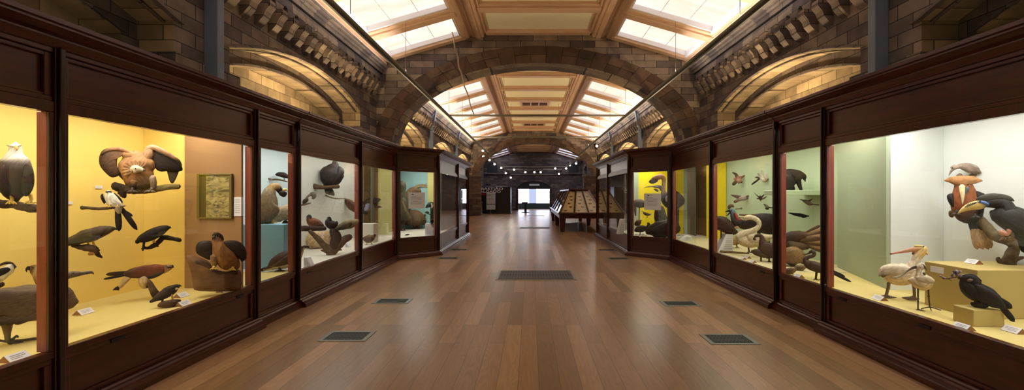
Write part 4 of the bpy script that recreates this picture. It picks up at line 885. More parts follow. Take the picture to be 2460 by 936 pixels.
# ----------------------------------------------------------------- LEFT, misty white pane
b = Bird('black_eagle', 'big black eagle seen from behind, high in the misty white pane', CH, (230, 265), X=-4.35)
EB = rgb(54, 50, 48)
b.body([(262, 58, 18), (265, 78, 30), (258, 108, 60), (246, 150, 96), (236, 195, 84), (218, 240, 54), (202, 275, 30)], [rgb(96, 90, 80), rgb(80, 74, 66), EB, EB, EB, BK, BK], td=.7, n=7); b.wing([(225, 90), (160, 125), (150, 200), (180, 250), (215, 260), (225, 180)], EB, BLK, w=-10, th=56); b.wing([(300, 95), (342, 130), (325, 190), (275, 245), (235, 262), (262, 190), (285, 130)], rgb(62, 56, 52), BK, w=0, th=60)
for k in range(4): b.feather((190 + k * 12, 265), (205 + k * 18, 322 + k * 4), 26, BK, rgb(90, 84, 74))
b.beak([(276, 70, 12), (290, 78, 8), (292, 88, 3)], rgb(150, 140, 110)); b.eye(272, 64, 4, 24); b.leg([(180, 245), (178, 258)], 9, YEL, 20); b.done()
prop('branch', 'sawn branch under the big black eagle in the misty pane', 'branch', CH, (200, 265), [([(92, 258, 24), (120, 262, 20), (180, 266, 14), (250, 262, 13), (296, 260, 15)], BARKC)], BARK, X=-4.35)
prop('branch', 'slender pale twig hanging below the big black eagle', 'branch', CH, (270, 350), [([(190, 330, 8), (225, 345, 6), (275, 356, 6), (350, 356, 5), (410, 372, 4)], rgb(150, 140, 116))], BARK, X=-4.35)
b = Bird('kingfisher', 'small mottled bird with bowed head at the left edge of the misty pane', CH, (70, 370), X=-4.45)
b.body([(70, 316, 10), (92, 322, 22), (96, 342, 18), (84, 356, 8)], [rgb(110, 106, 92), rgb(110, 106, 92), GREYB, GREYB]); b.body([(45, 362, 14), (25, 378, 18), (0, 392, 12)], [DKB] * 3); b.body([(84, 318, 12), (50, 338, 9), (35, 358, 10)], GREYB); b.beak([(88, 352, 7), (94, 364, 2)], HRN); b.eye(100, 326, 3, 18); b.done()
prop('branch', 'thin twig under the small bird with bowed head', 'branch', CH, (30, 400), [([(-30, 412, 6), (20, 404, 6), (70, 392, 4)], BARKC)], BARK, X=-4.45)
def gallus(name, label, sp, cols, wing, beak, eye, tail, legs=(), **kw):
    b = Bird(name, label, CH, kw.pop('at'), **kw); b.body(sp, cols, td=.8); b.wing(*wing[:1], wing[1], wing[2], w=wing[3], th=12); b.beak(beak, HRN); b.eye(*eye); b.feather(*tail)
    for l in legs: b.leg(l, 4, HRN, 14)
    b.done()
gallus('pheasant', 'chestnut brown game bird with dark green head on the dark log', [(52, 492, 10), (62, 502, 18), (58, 522, 24), (80, 545, 38), (125, 562, 38), (165, 578, 22)], [rgb(40, 56, 46), rgb(40, 56, 46), rgb(110, 64, 36), rgb(128, 74, 42), rgb(120, 70, 42), DKB], ([(70, 530), (120, 530), (170, 575), (130, 580), (80, 565)], rgb(120, 66, 40), DKB, 24), [(46, 498, 6), (36, 504, 2)], (56, 496, 3, 16), ((150, 575), (195, 592), 18, DKB), at=(100, 590), Y=7.9)
gallus('black_grouse', 'jet black fowl standing upright on the forked stump', [(216, 508, 10), (224, 520, 16), (214, 548, 30), (238, 566, 38), (268, 562, 28), (284, 552, 12)], BLK, ([(215, 540), (260, 545), (282, 565), (250, 585), (215, 570)], BLK, BK, 22), [(210, 510, 6), (200, 514, 2)], (216, 508, 3, 14), ((270, 560), (286, 540), 22, BLK), [[(232, 590), (232, 606)], [(250, 590), (252, 606)]], at=(240, 605), Y=7.6)
gallus('peahen', 'long olive-brown fowl crouching on the right fork of the stump', [(268, 604, 8), (300, 590, 22), (345, 572, 34), (390, 560, 36), (425, 548, 26), (450, 530, 14)], [DKB, rgb(96, 86, 54), rgb(110, 98, 64), rgb(136, 124, 92), rgb(160, 148, 120), PALE], ([(400, 545), (340, 555), (285, 595), (330, 602), (395, 580)], rgb(98, 88, 58), DKB, 24), [(452, 526, 8), (466, 524, 2)], (444, 520, 3, 12), ((300, 592), (255, 610), 22, DKB), at=(340, 600), Y=7.6)
prop('log', 'dark horizontal log across the forked stump', 'log', CH, (100, 596), [([(-40, 600, 22), (20, 597, 22), (110, 597, 20), (190, 596, 16)], BARKD)], BARK, Y=7.75)
prop('forked_stump', 'brown V-shaped forked stump standing on the misty case floor', 'log', CH, (235, 808), [([(235, 806, 40), (228, 770, 40), (182, 735, 28), (130, 680, 24), (90, 640, 20), (62, 618, 14)], [BARKC] * 6), ([(240, 780, 40), (300, 722, 34), (350, 680, 28), (390, 662, 24)], BARKC), ([(255, 760, 40), (275, 690, 46), (262, 640, 42), (240, 612, 24)], BARKD), ([(200, 780, 16), (155, 772, 5)], BARKC), ([(280, 760, 16), (320, 768, 5)], BARKC)], BARK, floor=.5)
prop('cut_log', 'pale cream cut log lying behind the forked stump', 'log', CH, (150, 758), [([(70, 690, 70), (150, 690, 72), (240, 694, 70)], [rgb(190, 160, 116), rgb(206, 180, 138), rgb(150, 116, 78)])], BARK, Y=8.5)
b = Bird('turaco', 'maroon bird perched at the right side of the misty pane', CH, (400, 440), X=-4.4)
b.body([(352, 362, 12), (368, 382, 24), (400, 412, 36), (440, 436, 34), (480, 452, 18)], [DKB, rgb(90, 50, 40), rgb(84, 48, 40), rgb(70, 44, 38), BK]); b.wing([(380, 375), (430, 410), (480, 450), (430, 448), (385, 415)], rgb(80, 48, 42), BK, w=22, th=12); b.beak([(348, 356, 8), (338, 358, 2)], HRN); b.eye(358, 358, 3, 14); b.feather((460, 445), (530, 480), 26, BK); b.done()
b = Bird('wader', 'pale slim wader behind the right fork of the stump', CH, (388, 652), floor=.5, cat='bird')
b.body([(372, 602, 8), (392, 600, 20), (420, 590, 20), (445, 588, 10)], [rgb(190, 186, 160)] * 4); b.body([(378, 600, 10), (366, 585, 8), (360, 575, 9)], rgb(180, 176, 150)); b.beak([(354, 576, 5), (336, 584, 2)], HRN); b.eye(359, 573, 2, 8); b.leg([(388, 612), (387, 650)], 4, HRN, 14); b.leg([(408, 608), (410, 648)], 4, HRN, 14); b.done()
b = Bird('quail', 'small brown quail standing alone in the second misty pane', CH, (545, 725), floor=.5)
b.body([(498, 678, 16), (530, 680, 32), (560, 672, 28), (578, 658, 14), (586, 648, 10)], [DKB, rgb(110, 86, 60), rgb(120, 94, 66), MID, DKB]); b.wing([(560, 660), (510, 665), (490, 685), (530, 700), (565, 688)], rgb(100, 78, 56), DKB, w=20, th=8); b.beak([(592, 646, 4), (600, 650, 1)], HRN); b.eye(588, 644, 2, 8); b.leg([(525, 705), (520, 724)], 3, rgb(180, 150, 110), 12); b.leg([(550, 700), (562, 722)], 3, rgb(180, 150, 110), 12); b.done()
b = Bird('crow', 'black crow on the wall of the second misty pane', CH, (560, 395), X=-4.35)
b.body([(505, 385, 14), (535, 380, 28), (575, 374, 30), (605, 368, 20), (620, 362, 12)], BLK); b.wing([(590, 360), (530, 368), (500, 392), (550, 402), (600, 390)], BK, BLK, w=20, th=10); b.beak([(622, 362, 9), (642, 368, 2)], HRN); b.eye(616, 358, 2, 10); b.feather((520, 384), (470, 400), 22, BLK); b.leg([(560, 398), (560, 412)], 4, HRN, 12); b.done()
prop('branch', 'dark twig under the black crow in the second misty pane', 'branch', CH, (560, 416), [([(500, 420, 7), (560, 416, 8), (640, 424, 6)], BARKD)], BARK, X=-4.35)
# ----------------------------------------------------------------- LEFT, turquoise pane
b = Bird('lyrebird', 'tall dark bird with long drooping plumes in front of the turquoise backdrop', CP, (105, 660), floor=.52)
LY = rgb(70, 70, 52)
b.body([(92, 190, 16), (108, 212, 36), (112, 250, 34), (108, 300, 32), (116, 360, 44), (128, 440, 52), (126, 520, 46), (104, 590, 26)], [DKB, LY, LY, LY, LY, rgb(74, 66, 48), rgb(64, 56, 42), DKB], td=.8); b.beak([(84, 192, 8), (70, 188, 2)], HRN); b.eye(92, 198, 4, 26)
b.wing([(120, 340), (80, 400), (82, 520), (110, 600), (150, 540), (165, 430)], rgb(92, 84, 60), BK, w=36, th=18)
for k in range(5): b.feather((110 + k * 6, 380 + k * 20), (150 + k * 14, 560 + k * 18), 14, rgb(140, 124, 92), DKB, w=54, bend=.1)
b.leg([(100, 600), (100, 660)], 6, HRN, 34); b.leg([(125, 590), (130, 668)], 6, HRN, 26); b.done()
b = Bird('argus', 'plump brown ground bird with sweeping tail fronds behind the pasted notice', CP, (240, 640), floor=.53)
AR = rgb(104, 78, 52)
b.body([(140, 590, 34), (170, 560, 66), (215, 545, 82), (265, 555, 76), (305, 575, 46), (326, 600, 16)], [DKB, AR, AR, rgb(116, 86, 56), AR, DKB], td=.8, jit=.05); b.body([(300, 560, 26), (320, 530, 14), (326, 512, 12)], rgb(90, 70, 50)); b.beak([(334, 512, 6), (344, 518, 2)], HRN); b.eye(328, 508, 3, 10)
b.wing([(290, 540), (220, 500), (150, 540), (140, 600), (220, 610), (290, 590)], rgb(110, 88, 62), rgb(70, 54, 40), w=58, th=20)
b.body([(140, 520, 40), (150, 400, 46), (175, 310, 40), (220, 268, 30), (285, 280, 14)], [AR, rgb(120, 92, 60), rgb(128, 98, 66), rgb(120, 94, 66), AR], w=-40)
for q in ((385, 236), (372, 216), (345, 206), (310, 204), (280, 228)): b.feather((190, 285), q, 9, rgb(136, 112, 80), rgb(150, 126, 92), w=-30, bend=.14)
b.leg([(220, 610), (222, 640)], 6, HRN, 22); b.leg([(262, 610), (268, 668)], 12, rgb(90, 60, 40), 26); b.done()
b = Bird('magpie', 'black and white bird low against turquoise at the right of the notice', CP, (370, 430), X=-2.95)
b.body([(338, 440, 7), (362, 422, 20), (388, 410, 22), (402, 402, 10)], [BLK, BLK, BLK, BLK]); b.extra('breast', [(392, 404, 8), (400, 424, 9), (396, 444, 5)], WHT, w=12, n=3); b.beak([(406, 398, 5), (414, 398, 2)], HRN); b.eye(402, 396, 2, 8); b.done()
b = Bird('swift', 'small dark bird on the turquoise backdrop below the black and white bird', CP, (350, 490), X=-2.95); b.body([(334, 488, 6), (350, 486, 11), (368, 488, 5)], BLK); b.wing([(345, 480), (340, 496), (372, 510), (392, 512), (366, 496)], BK, BLK, w=5, th=4); b.beak([(332, 487, 3), (327, 486, 1)], HRN); b.done()
b = Bird('parrot', 'dark green upright bird at the right edge of the turquoise pane', CP, (402, 590), floor=.55)
PG = rgb(46, 60, 44)
b.body([(410, 440, 10), (412, 460, 16), (406, 505, 22), (402, 550, 24), (400, 580, 14)], [PG, PG, PG, DKB, DKB]); b.wing([(410, 470), (385, 510), (388, 575), (412, 560)], PG, BK, w=14, th=8); b.beak([(402, 442, 7), (396, 452, 2)], HRN); b.leg([(400, 585), (400, 598)], 5, HRN, 12); b.eye(406, 438, 2, 10); b.done()
b = Bird('sandpiper', 'tiny dark bird on the white floor below the tall plumed bird', CP, (155, 712), floor=.5); b.body([(135, 712, 5), (155, 706, 8), (172, 704, 5)], BK); b.beak([(174, 703, 3), (182, 703, 1)], HRN); b.leg([(155, 711), (154, 716)], 2, HRN, 5); b.done()
# ----------------------------------------------------------------- RIGHT, nearest pane
b = Bird('rufous_hornbill', 'rufous hornbill with a flat crest and ivory beak facing the viewer', CI, (270, 500), Y=4.28)
RH = rgb(150, 88, 46); RD = rgb(70, 40, 26)
b.body([(240, 188, 30), (240, 215, 62), (248, 260, 80), (256, 320, 104), (264, 380, 122), (280, 435, 124), (305, 480, 104), (330, 515, 70)], [RH, RH, RH, RH, rgb(140, 78, 42), rgb(104, 58, 34), RD, BK], td=.7, n=7)
b.extra('crest', [(96, 212, 5), (140, 208, 22), (200, 214, 38), (260, 214, 40), (330, 210, 30), (380, 212, 14), (402, 214, 4)], [rgb(186, 136, 86)] * 7, w=30, td=.7, jit=.08, seg=18)
b.beak([(238, 258, 26), (240, 295, 24, 10), (243, 345, 15, 18), (242, 385, 7, 18), (241, 402, 2, 14)], rgb(236, 222, 168), w=75); b.extra('beak_plate', [(285, 268, 14), (268, 300, 12), (256, 330, 5)], rgb(100, 106, 120), w=72, mat=HORN, n=3)
b.eye(215, 244, 6, 66); b.eye(285, 244, 6, 60)
b.wing([(168, 318), (122, 325), (118, 360), (150, 420), (200, 462), (215, 440), (185, 380)], BK, BLK, w=20, th=34); b.wing([(345, 300), (400, 310), (424, 330), (420, 420), (405, 495), (370, 505), (360, 400)], BK, BLK, w=14, th=34)
for k in range(5): b.feather((300 + k * 20, 500), (345 + k * 24, 640), 60, rgb(40, 40, 46), rgb(52, 54, 64), w=-18 - abs(k - 2) * 3, td=.18)
for k in range(6): b.feather((325 + k * 20, 612), (362 + k * 22, 762 - (k % 2) * 10), 52, rgb(190, 160, 122), rgb(176, 142, 104), w=-14 - abs(k - 2) * 3, td=.18)
b.leg([(200, 450), (190, 476)], 12, HRN, 40, w=60); b.leg([(340, 480), (345, 500)], 12, HRN, 40, w=50); b.done()
prop('gnarled_bough', 'gnarled curving trunk rising from the tan block under the two hornbills', 'branch', CI, (610, 884), [([(142, 470, 22, -200), (190, 480, 24, -195), (245, 500, 24, -190), (310, 515, 34, -170), (385, 535, 42, -130), (440, 590, 42, -90), (490, 645, 46, -50), (560, 672, 46, -20), (625, 700, 52, 0), (655, 745, 56), (640, 800, 58), (615, 850, 64), (608, 880, 68)], [rgb(104, 90, 62)] * 7 + [rgb(90, 76, 54)] * 6), ([(150, 470, 18, -200), (146, 490, 14, -200), (165, 502, 8, -200)], rgb(104, 90, 62)), ([(580, 872, 26), (545, 858, 24), (522, 840, 16), (540, 830, 6)], BARKC), ([(640, 850, 26), (690, 838, 18), (732, 828, 10)], BARKC), ([(660, 740, 26), (700, 748, 16), (722, 752, 8)], BARKC)], BARK, Y=3.98)
b = Bird('long_billed_hornbill', 'small taupe bird with a drooping bill above the flat crest', CI, (310, 150), Y=4.42)
TP = rgb(176, 160, 144)
b.body([(150, 108, 10), (172, 106, 20), (200, 104, 16), (225, 98, 22), (280, 108, 36), (335, 122, 36), (375, 140, 22), (392, 150, 10)], [TP, TP, TP, TP, rgb(166, 148, 132), TP, rgb(150, 132, 116), GREYB], td=.8); b.wing([(240, 90), (310, 88), (370, 120), (390, 150), (320, 145), (250, 125)], rgb(166, 148, 134), rgb(120, 104, 92), w=26, th=10)
b.feather((370, 130), (450, 108), 34, TP, rgb(140, 116, 100)); b.beak([(166, 118, 14), (150, 138, 10), (138, 158, 6), (131, 172, 2)], rgb(150, 136, 124)); b.eye(160, 110, 5, 16); b.leg([(320, 140), (322, 158)], 7, HRN, 16); b.done()
prop('branch', 'upright knobbly stub under the small taupe bird with drooping bill', 'branch', CI, (345, 170), [([(300, 172, 14), (345, 164, 22), (372, 178, 20), (382, 215, 14), (374, 255, 10)], rgb(140, 122, 104)), ([(200, 185, 22), (225, 180, 26), (240, 186, 10)], rgb(130, 112, 96))], BARK, Y=4.42)
b = Bird('wreathed_hornbill', 'black hornbill in profile with an ivory and blue beak, at the right edge', CI, (640, 650), Y=3.74)
BH = rgb(44, 44, 42)
b.body([(470, 465, 20), (500, 480, 56), (560, 495, 86), (640, 520, 108), (710, 560, 118), (780, 620, 116), (840, 690, 90), (880, 760, 50)], BH, td=.75, n=7, seg=18); b.body([(420, 398, 26), (470, 392, 40), (530, 392, 48), (590, 410, 56), (620, 460, 70)], [rgb(60, 76, 116), BH, BH, BH, BH], w=10)
b.extra('crest', [(352, 362, 8), (410, 350, 24), (480, 344, 30), (560, 348, 28), (620, 358, 20), (656, 376, 5)], [rgb(66, 66, 58)] * 6, w=24, td=.6)
b.beak([(440, 400, 22), (395, 404, 36), (335, 412, 34), (280, 428, 27), (235, 452, 15), (207, 474, 3)], [rgb(80, 104, 160), rgb(206, 178, 106), rgb(214, 186, 110), rgb(222, 192, 112), rgb(226, 196, 120), rgb(220, 190, 120)], w=22)
for k in range(5): b.extra('beak_ridge', [(262 + k * 18, 428 - k * 7, 3), (292 + k * 18, 390 - k * 4 + 6, 3)], rgb(40, 44, 60), w=44, mat=HORN, n=2, seg=6)
b.extra('eye_patch', [(372, 384, 8), (402, 386, 12), (450, 402, 10)], rgb(88, 116, 176), w=44, mat=HORN, n=3); b.eye(382, 376, 7, 52)
b.wing([(560, 470), (680, 440), (800, 520), (880, 640), (880, 720), (760, 680), (640, 600), (560, 540)], rgb(52, 52, 50), BK, w=66, th=30); b.feather((700, 640), (742, 790), 60, BH, BLK); b.feather((740, 650), (800, 830), 60, BH, BLK)
b.leg([(620, 610), (600, 640), (545, 622)], 22, rgb(206, 150, 124), 0, w=50); b.leg([(640, 630), (640, 668), (600, 672)], 22, rgb(120, 100, 78), 60, w=40); b.done()
b = Bird('pelican', 'large cream-white pelican with long pink bill in front of the white panel', CJ, (250, 686), floor=.5)
PW = rgb(232, 218, 192); PC = rgb(226, 202, 160)
b.body([(108, 405, 26), (150, 385, 66), (220, 395, 104), (310, 415, 122), (400, 415, 122), (470, 405, 104), (520, 395, 72), (545, 400, 40)], [rgb(206, 190, 164), PW, PW, PW, PW, PW, PW, PW], td=.8, n=7, seg=18, belly=PC)
b.body([(470, 350, 86), (500, 290, 60), (520, 240, 54), (545, 205, 52), (585, 165, 50), (615, 135, 42), (625, 118, 30)], [PW, PW, PW, rgb(228, 206, 160), rgb(220, 186, 120), rgb(226, 200, 140), rgb(220, 190, 130)], td=.8, w=6)
b.soft([(600, 110), (640, 120), (655, 165), (648, 200), (622, 180), (600, 150)], rgb(222, 192, 132), w=10, th=20)
b.beak([(595, 122, 26), (540, 128, 30), (470, 138, 26), (400, 152, 20), (330, 166, 14), (270, 177, 11), (232, 184, 9), (224, 188, 3)], [rgb(216, 180, 110), rgb(214, 168, 118), rgb(214, 160, 128), rgb(216, 160, 136), rgb(214, 156, 136), rgb(206, 150, 132), rgb(90, 74, 70), BK], w=14)
b.extra('pouch', [(605, 175, 26), (560, 180, 30), (510, 178, 26), (475, 180, 12)], [rgb(206, 150, 90), rgb(204, 146, 88), rgb(190, 130, 84), rgb(110, 70, 50)], w=10, mat=HORN); b.extra('crown', [(500, 92, 8), (540, 96, 14), (590, 100, 14)], rgb(226, 206, 130), w=18, n=3)
b.eye(602, 104, 8, 40)
b.wing([(480, 345), (380, 325), (240, 315), (150, 335), (100, 400), (100, 440), (180, 430), (300, 440), (420, 430), (490, 390)], rgb(216, 202, 178), rgb(186, 170, 146), w=72, th=34); b.feather((200, 400), (130, 440), 40, rgb(150, 132, 110), rgb(110, 92, 76), w=96)
b.leg([(210, 510), (205, 560), (185, 640), (180, 655)], 20, rgb(110, 94, 76), 0, w=10); b.pillow(b.b, [(30, 682), (120, 655), (180, 640), (230, 655), (306, 676), (220, 684), (150, 690)], rgb(112, 96, 80), mi=1, w=10, th=12)
b.leg([(480, 500), (495, 560), (500, 640), (500, 655)], 20, rgb(110, 94, 76), 0, w=-10); b.pillow(b.b, [(355, 672), (450, 660), (505, 645), (530, 690), (520, 708), (440, 706), (390, 692)], rgb(112, 96, 80), mi=1, w=-10, th=12); b.done()
b = Bird('spoonbill', 'slim white spoonbill with dark legs standing in front of the pelican', CJ, (600, 822), floor=.5)
b.body([(430, 482, 14), (470, 484, 42), (530, 496, 76), (590, 506, 90), (650, 500, 84), (695, 488, 50), (716, 482, 20)], [PC, PW, PW, PW, PW, rgb(214, 200, 170), PC], td=.8, belly=PC, n=7); b.body([(540, 450, 46), (545, 405, 34), (550, 365, 34), (556, 335, 40), (585, 325, 40), (612, 340, 26)], PW, td=.85, w=14)
b.beak([(520, 332, 18), (480, 342, 15), (440, 364, 11), (395, 398, 9), (350, 430, 10), (310, 446, 14), (280, 452, 12), (268, 454, 5)], [rgb(70, 66, 66), rgb(90, 84, 80), rgb(120, 112, 104), rgb(150, 140, 130), rgb(180, 170, 158), rgb(190, 180, 166), rgb(180, 170, 156), rgb(170, 160, 146)], w=24, td=.5)
b.extra('crest', [(570, 300, 7), (605, 315, 12), (628, 350, 10), (636, 376, 4)], rgb(110, 104, 84), w=34, n=4); b.eye(520, 330, 6, 52); b.extra('neck_tuft', [(600, 400, 12), (612, 410, 12), (626, 420, 5)], rgb(90, 78, 64), w=40, n=2)  # last piece is a small dark tuft behind the neck
b.wing([(520, 440), (640, 430), (716, 470), (722, 510), (640, 520), (540, 500)], rgb(226, 212, 186), rgb(200, 184, 152), w=56, th=22)
b.leg([(540, 570), (540, 690), (540, 810)], 10, rgb(60, 54, 50), 0, w=20); b.leg([(540, 688), (540, 694)], 15, rgb(60, 54, 50), 0, w=20); b.leg([(655, 580), (660, 660), (672, 780)], 10, rgb(60, 54, 50), 0, w=-20); b.leg([(660, 656), (660, 664)], 15, rgb(60, 54, 50), 0, w=-20)
for p, q in (((540, 808), (468, 834)), ((540, 808), (548, 846)), ((540, 808), (622, 832)), ((672, 780), (575, 802)), ((672, 780), (690, 822)), ((672, 780), (796, 818))): b.leg([p, ((p[0] + q[0]) / 2, (p[1] + q[1]) / 2 - 2), q], 6, rgb(60, 54, 50), 0, w=20 if p[0] == 540 else -20)
b.done()
b = Bird('palm_cockatoo', 'black crested bird holding purple blossom on the small tan block', CK, (600, 600), Y=3.53)
b.body([(372, 300, 30), (390, 330, 54), (430, 370, 78), (500, 410, 98), (590, 440, 108), (680, 480, 100), (760, 530, 80), (830, 575, 48), (880, 600, 24)], BLK, td=.8, n=7, seg=18); b.body([(365, 275, 26), (410, 275, 44), (460, 280, 56), (510, 300, 60), (540, 350, 70)], BLK, w=10)
b.extra('crest', [(372, 246, 8), (430, 240, 16), (490, 242, 22), (545, 268, 18), (582, 290, 10), (602, 304, 3)], BK, w=20, td=.5); b.extra('cheek', [(440, 296, 10), (468, 292, 16), (500, 290, 8)], rgb(120, 92, 82), w=56, mat=HORN, n=3); b.eye(420, 268, 7, 50)
b.beak([(372, 262, 22), (350, 262, 18), (336, 274, 8)], BK, w=16); b.wing([(520, 340), (640, 370), (760, 440), (850, 540), (860, 610), (760, 590), (640, 560), (540, 490)], BK, BLK, w=64, th=30)
b.feather((780, 500), (942, 605), 70, BK, BLK, w=10); b.feather((800, 560), (968, 756), 66, BK, BLK, w=-6); b.leg([(540, 500), (530, 545)], 20, BLK, 50, w=20); b.leg([(600, 530), (600, 560)], 20, BLK, 40, w=40); b.done()
prop('perch_stone', 'small black stone under the crested black bird', 'rock', CK, (570, 604), [([(484, 552, 18), (520, 565, 30), (590, 572, 36), (650, 580, 30), (672, 588, 12)], BLK)], ROCKM, Y=3.53)
f = Fig(CK, (280, 230), Y=3.53); t = thing('blossom_sprig', 'sprig of purple blossom held in the black bird\'s beak', 'flower', f.A); m = M()
f.loft(m, [(340, 255, 6), (280, 262, 6), (220, 275, 6), (160, 275, 5)], rgb(70, 60, 60), jit=.05); f.loft(m, [(230, 280, 4), (262, 300, 3)], rgb(70, 60, 60)); m.build('stem', BARK, t, f.A)
rr = random.Random(5)
for k in range(12):
    m = M(); x, y = rr.uniform(245, 370), rr.uniform(188, 250); f.loft(m, [(x - 14, y + rr.uniform(-8, 8), 8), (x, y, 15), (x + 16, y + rr.uniform(-8, 8), 6)], rr.choice([rgb(86, 78, 110), rgb(150, 138, 150), rgb(62, 58, 82), rgb(120, 108, 130)]), w=rr.uniform(-10, 20), n=2, seg=8); m.build('petal', HORN, t, f.A)
for x, y in ((140, 250), (165, 262), (185, 268)):
    m = M(); f.loft(m, [(x - 14, y, 5), (x, y, 12), (x + 16, y + 4, 5)], rgb(140, 116, 116), n=2, seg=8); m.build('petal', HORN, t, f.A)
# ----------------------------------------------------------------- RIGHT, narrow mint pane
b = Bird('gorilla_black_bird', 'hunched black bird on the small mint wall shelf', CL, (120, 240), X=4.4); b.t.name = 'black_vulture'
b.body([(20, 200, 50), (60, 150, 72), (110, 125, 52), (150, 122, 34), (178, 130, 22), (184, 148, 10)], [BK, BK, rgb(52, 42, 30), rgb(70, 58, 40), rgb(60, 50, 36), BK], td=.8); b.body([(60, 190, 46), (90, 215, 30), (96, 236, 14)], BLK); b.body([(140, 160, 22), (152, 200, 14), (166, 236, 10)], BK); b.beak([(180, 142, 12), (188, 156, 6), (186, 166, 2)], HRN); b.eye(172, 126, 4, 22)
b.wing([(100, 110), (40, 120), (0, 200), (30, 240), (90, 220), (120, 160)], rgb(48, 40, 32), BLK, w=40, th=20); b.leg([(95, 232), (96, 240)], 6, HRN, 18); b.leg([(165, 232), (166, 240)], 6, HRN, 18); b.done()
b = Bird('tern', 'grey bird hung in flight below the mint shelf', CL, (200, 310), X=4.5); b.body([(172, 298, 6), (195, 304, 14), (220, 318, 14), (240, 324, 6)], [GREYB, GREYB, rgb(120, 100, 84), GREYB]); b.wing([(200, 296), (148, 286), (160, 294), (190, 306)], DKB, GREYB, th=5); b.wing([(205, 296), (246, 282), (238, 290), (218, 306)], DKB, GREYB, th=5); b.beak([(240, 324, 4), (250, 326, 1)], HRN); b.done()
prop('branch', 'thin rod beside the grey hanging bird', 'branch', CL, (260, 325), [([(225, 322, 4), (285, 327, 4)], BARKD)], BARK, X=4.5)
b = Bird('wall_swift', 'slim black bird in flight midway up the narrow mint pane', CL, (150, 400), X=4.5); b.body([(78, 384, 4), (110, 392, 9), (150, 398, 13), (185, 404, 10), (214, 406, 4)], BLK); b.wing([(170, 398), (208, 406), (176, 420), (150, 404)], BLK, BK, w=8, th=5); b.beak([(74, 384, 3), (66, 382, 1)], HRN); b.done()
b = Bird('peacock', 'fan-tailed dark bird with long striped tail plumes behind the narrow mint pane', CL, (110, 620), Y=6.6)
b.body([(10, 600, 40), (60, 575, 48), (120, 555, 46), (175, 545, 34), (210, 540, 20)], [DKB, rgb(58, 46, 34), rgb(70, 52, 38), rgb(90, 68, 46), MID], td=.8, jit=.06)
for k in range(9):
    a = -.62 + k * .12; b.feather((140 + (k % 3) * 10, 560 + k * 4), (140 + 190 * math.cos(a), 570 + 170 * math.sin(a) + k * 4), 26, rgb(96, 76, 52), rgb(176, 144, 106) if k % 2 else rgb(90, 66, 46), w=20 - abs(k - 4) * 3)
b.body([(60, 600, 40), (100, 620, 44), (160, 620, 30), (210, 625, 14)], [DKB, rgb(90, 74, 46), rgb(96, 78, 50), DKB], w=14); b.leg([(70, 630), (72, 700)], 8, HRN, 20); b.done()
b = Bird('ocellated_pheasant', 'round mottled brown fowl with striped wing on the floor, narrow mint pane', CL, (100, 748), floor=.52)
OP = rgb(132, 104, 66)
b.body([(30, 690, 40), (70, 685, 62), (120, 690, 66), (160, 705, 44), (182, 735, 14)], [DKB, OP, OP, OP, DKB], td=.8); b.wing([(150, 640), (70, 640), (30, 690), (60, 735), (150, 738), (185, 700)], rgb(150, 120, 78), rgb(100, 76, 50), w=46, th=16)
for k in range(6): b.feather((160 - abs(k - 2) * 6, 650 + k * 13), (48 + k * 3, 656 + k * 13), 3.2, rgb(186, 158, 112), rgb(120, 94, 62), w=58 - abs(k - 2.5) * 5, bend=.06)
b.body([(30, 740, 12), (55, 722, 14), (95, 740, 14), (110, 752, 10)], BK, w=36); b.beak([(22, 742, 6), (14, 746, 2)], HRN, w=36); b.leg([(100, 740), (100, 752)], 6, HRN, 16); b.done()
b = Bird('anhinga', 'slender dark bird with S-shaped neck and long tail resting on the floor', CL, (262, 852), floor=.5)
AN = rgb(78, 66, 54)
b.body([(216, 662, 8), (236, 654, 14), (254, 666, 14), (244, 684, 13), (212, 694, 14), (190, 712, 18), (206, 740, 28), (250, 758, 36), (310, 776, 32), (360, 792, 18)], [AN] * 5 + [rgb(70, 60, 50), rgb(84, 70, 56), AN, DKB, BK], td=.8, n=6); b.beak([(222, 664, 8), (198, 672, 5), (170, 676, 2)], HRN); b.eye(232, 656, 3, 12)
b.wing([(225, 728), (290, 745), (370, 790), (300, 800), (230, 770)], rgb(84, 72, 60), BK, w=26, th=12); b.feather((350, 780), (468, 832), 20, BK, BLK); b.feather((350, 790), (512, 868), 18, BK, BLK, w=6); b.leg([(270, 790), (262, 850)], 8, BK, 24); b.leg([(300, 795), (310, 846)], 8, BK, 24); b.done()
for i, (x, y, r, lab) in enumerate(((88, 790, 24, 'plump speckled quail beside the tent card, nearer the edge of the narrow mint pane'), (158, 770, 22, 'second speckled quail, just behind the tent card in the narrow mint pane'))):
    b = Bird('speckled_quail', lab, CL, (x, y + r * .9), floor=.5, group='speckled quails'); b.body([(x - 42, y + 6, 10), (x - 20, y, r * .85), (x + 8, y - 2, r), (x + 28, y - 8, r * .6), (x + 36, y - 16, 9)], [DKB, rgb(116, 96, 66), rgb(126, 106, 74), rgb(120, 98, 70), MID]); b.beak([(x + 44, y - 16, 4), (x + 51, y - 13, 1)], HRN); b.eye(x + 38, y - 19, 2, 8)
    b.wing([(x + 20, y - 8), (x - 20, y - 10), (x - 44, y + 8), (x, y + 10)], rgb(104, 84, 60), DKB, w=15, th=6); b.leg([(x - 4, y + r * .7), (x - 4, y + r * .9)], 3, HRN, 8); b.leg([(x + 10, y + r * .7), (x + 11, y + r * .9)], 3, HRN, 8); b.done()
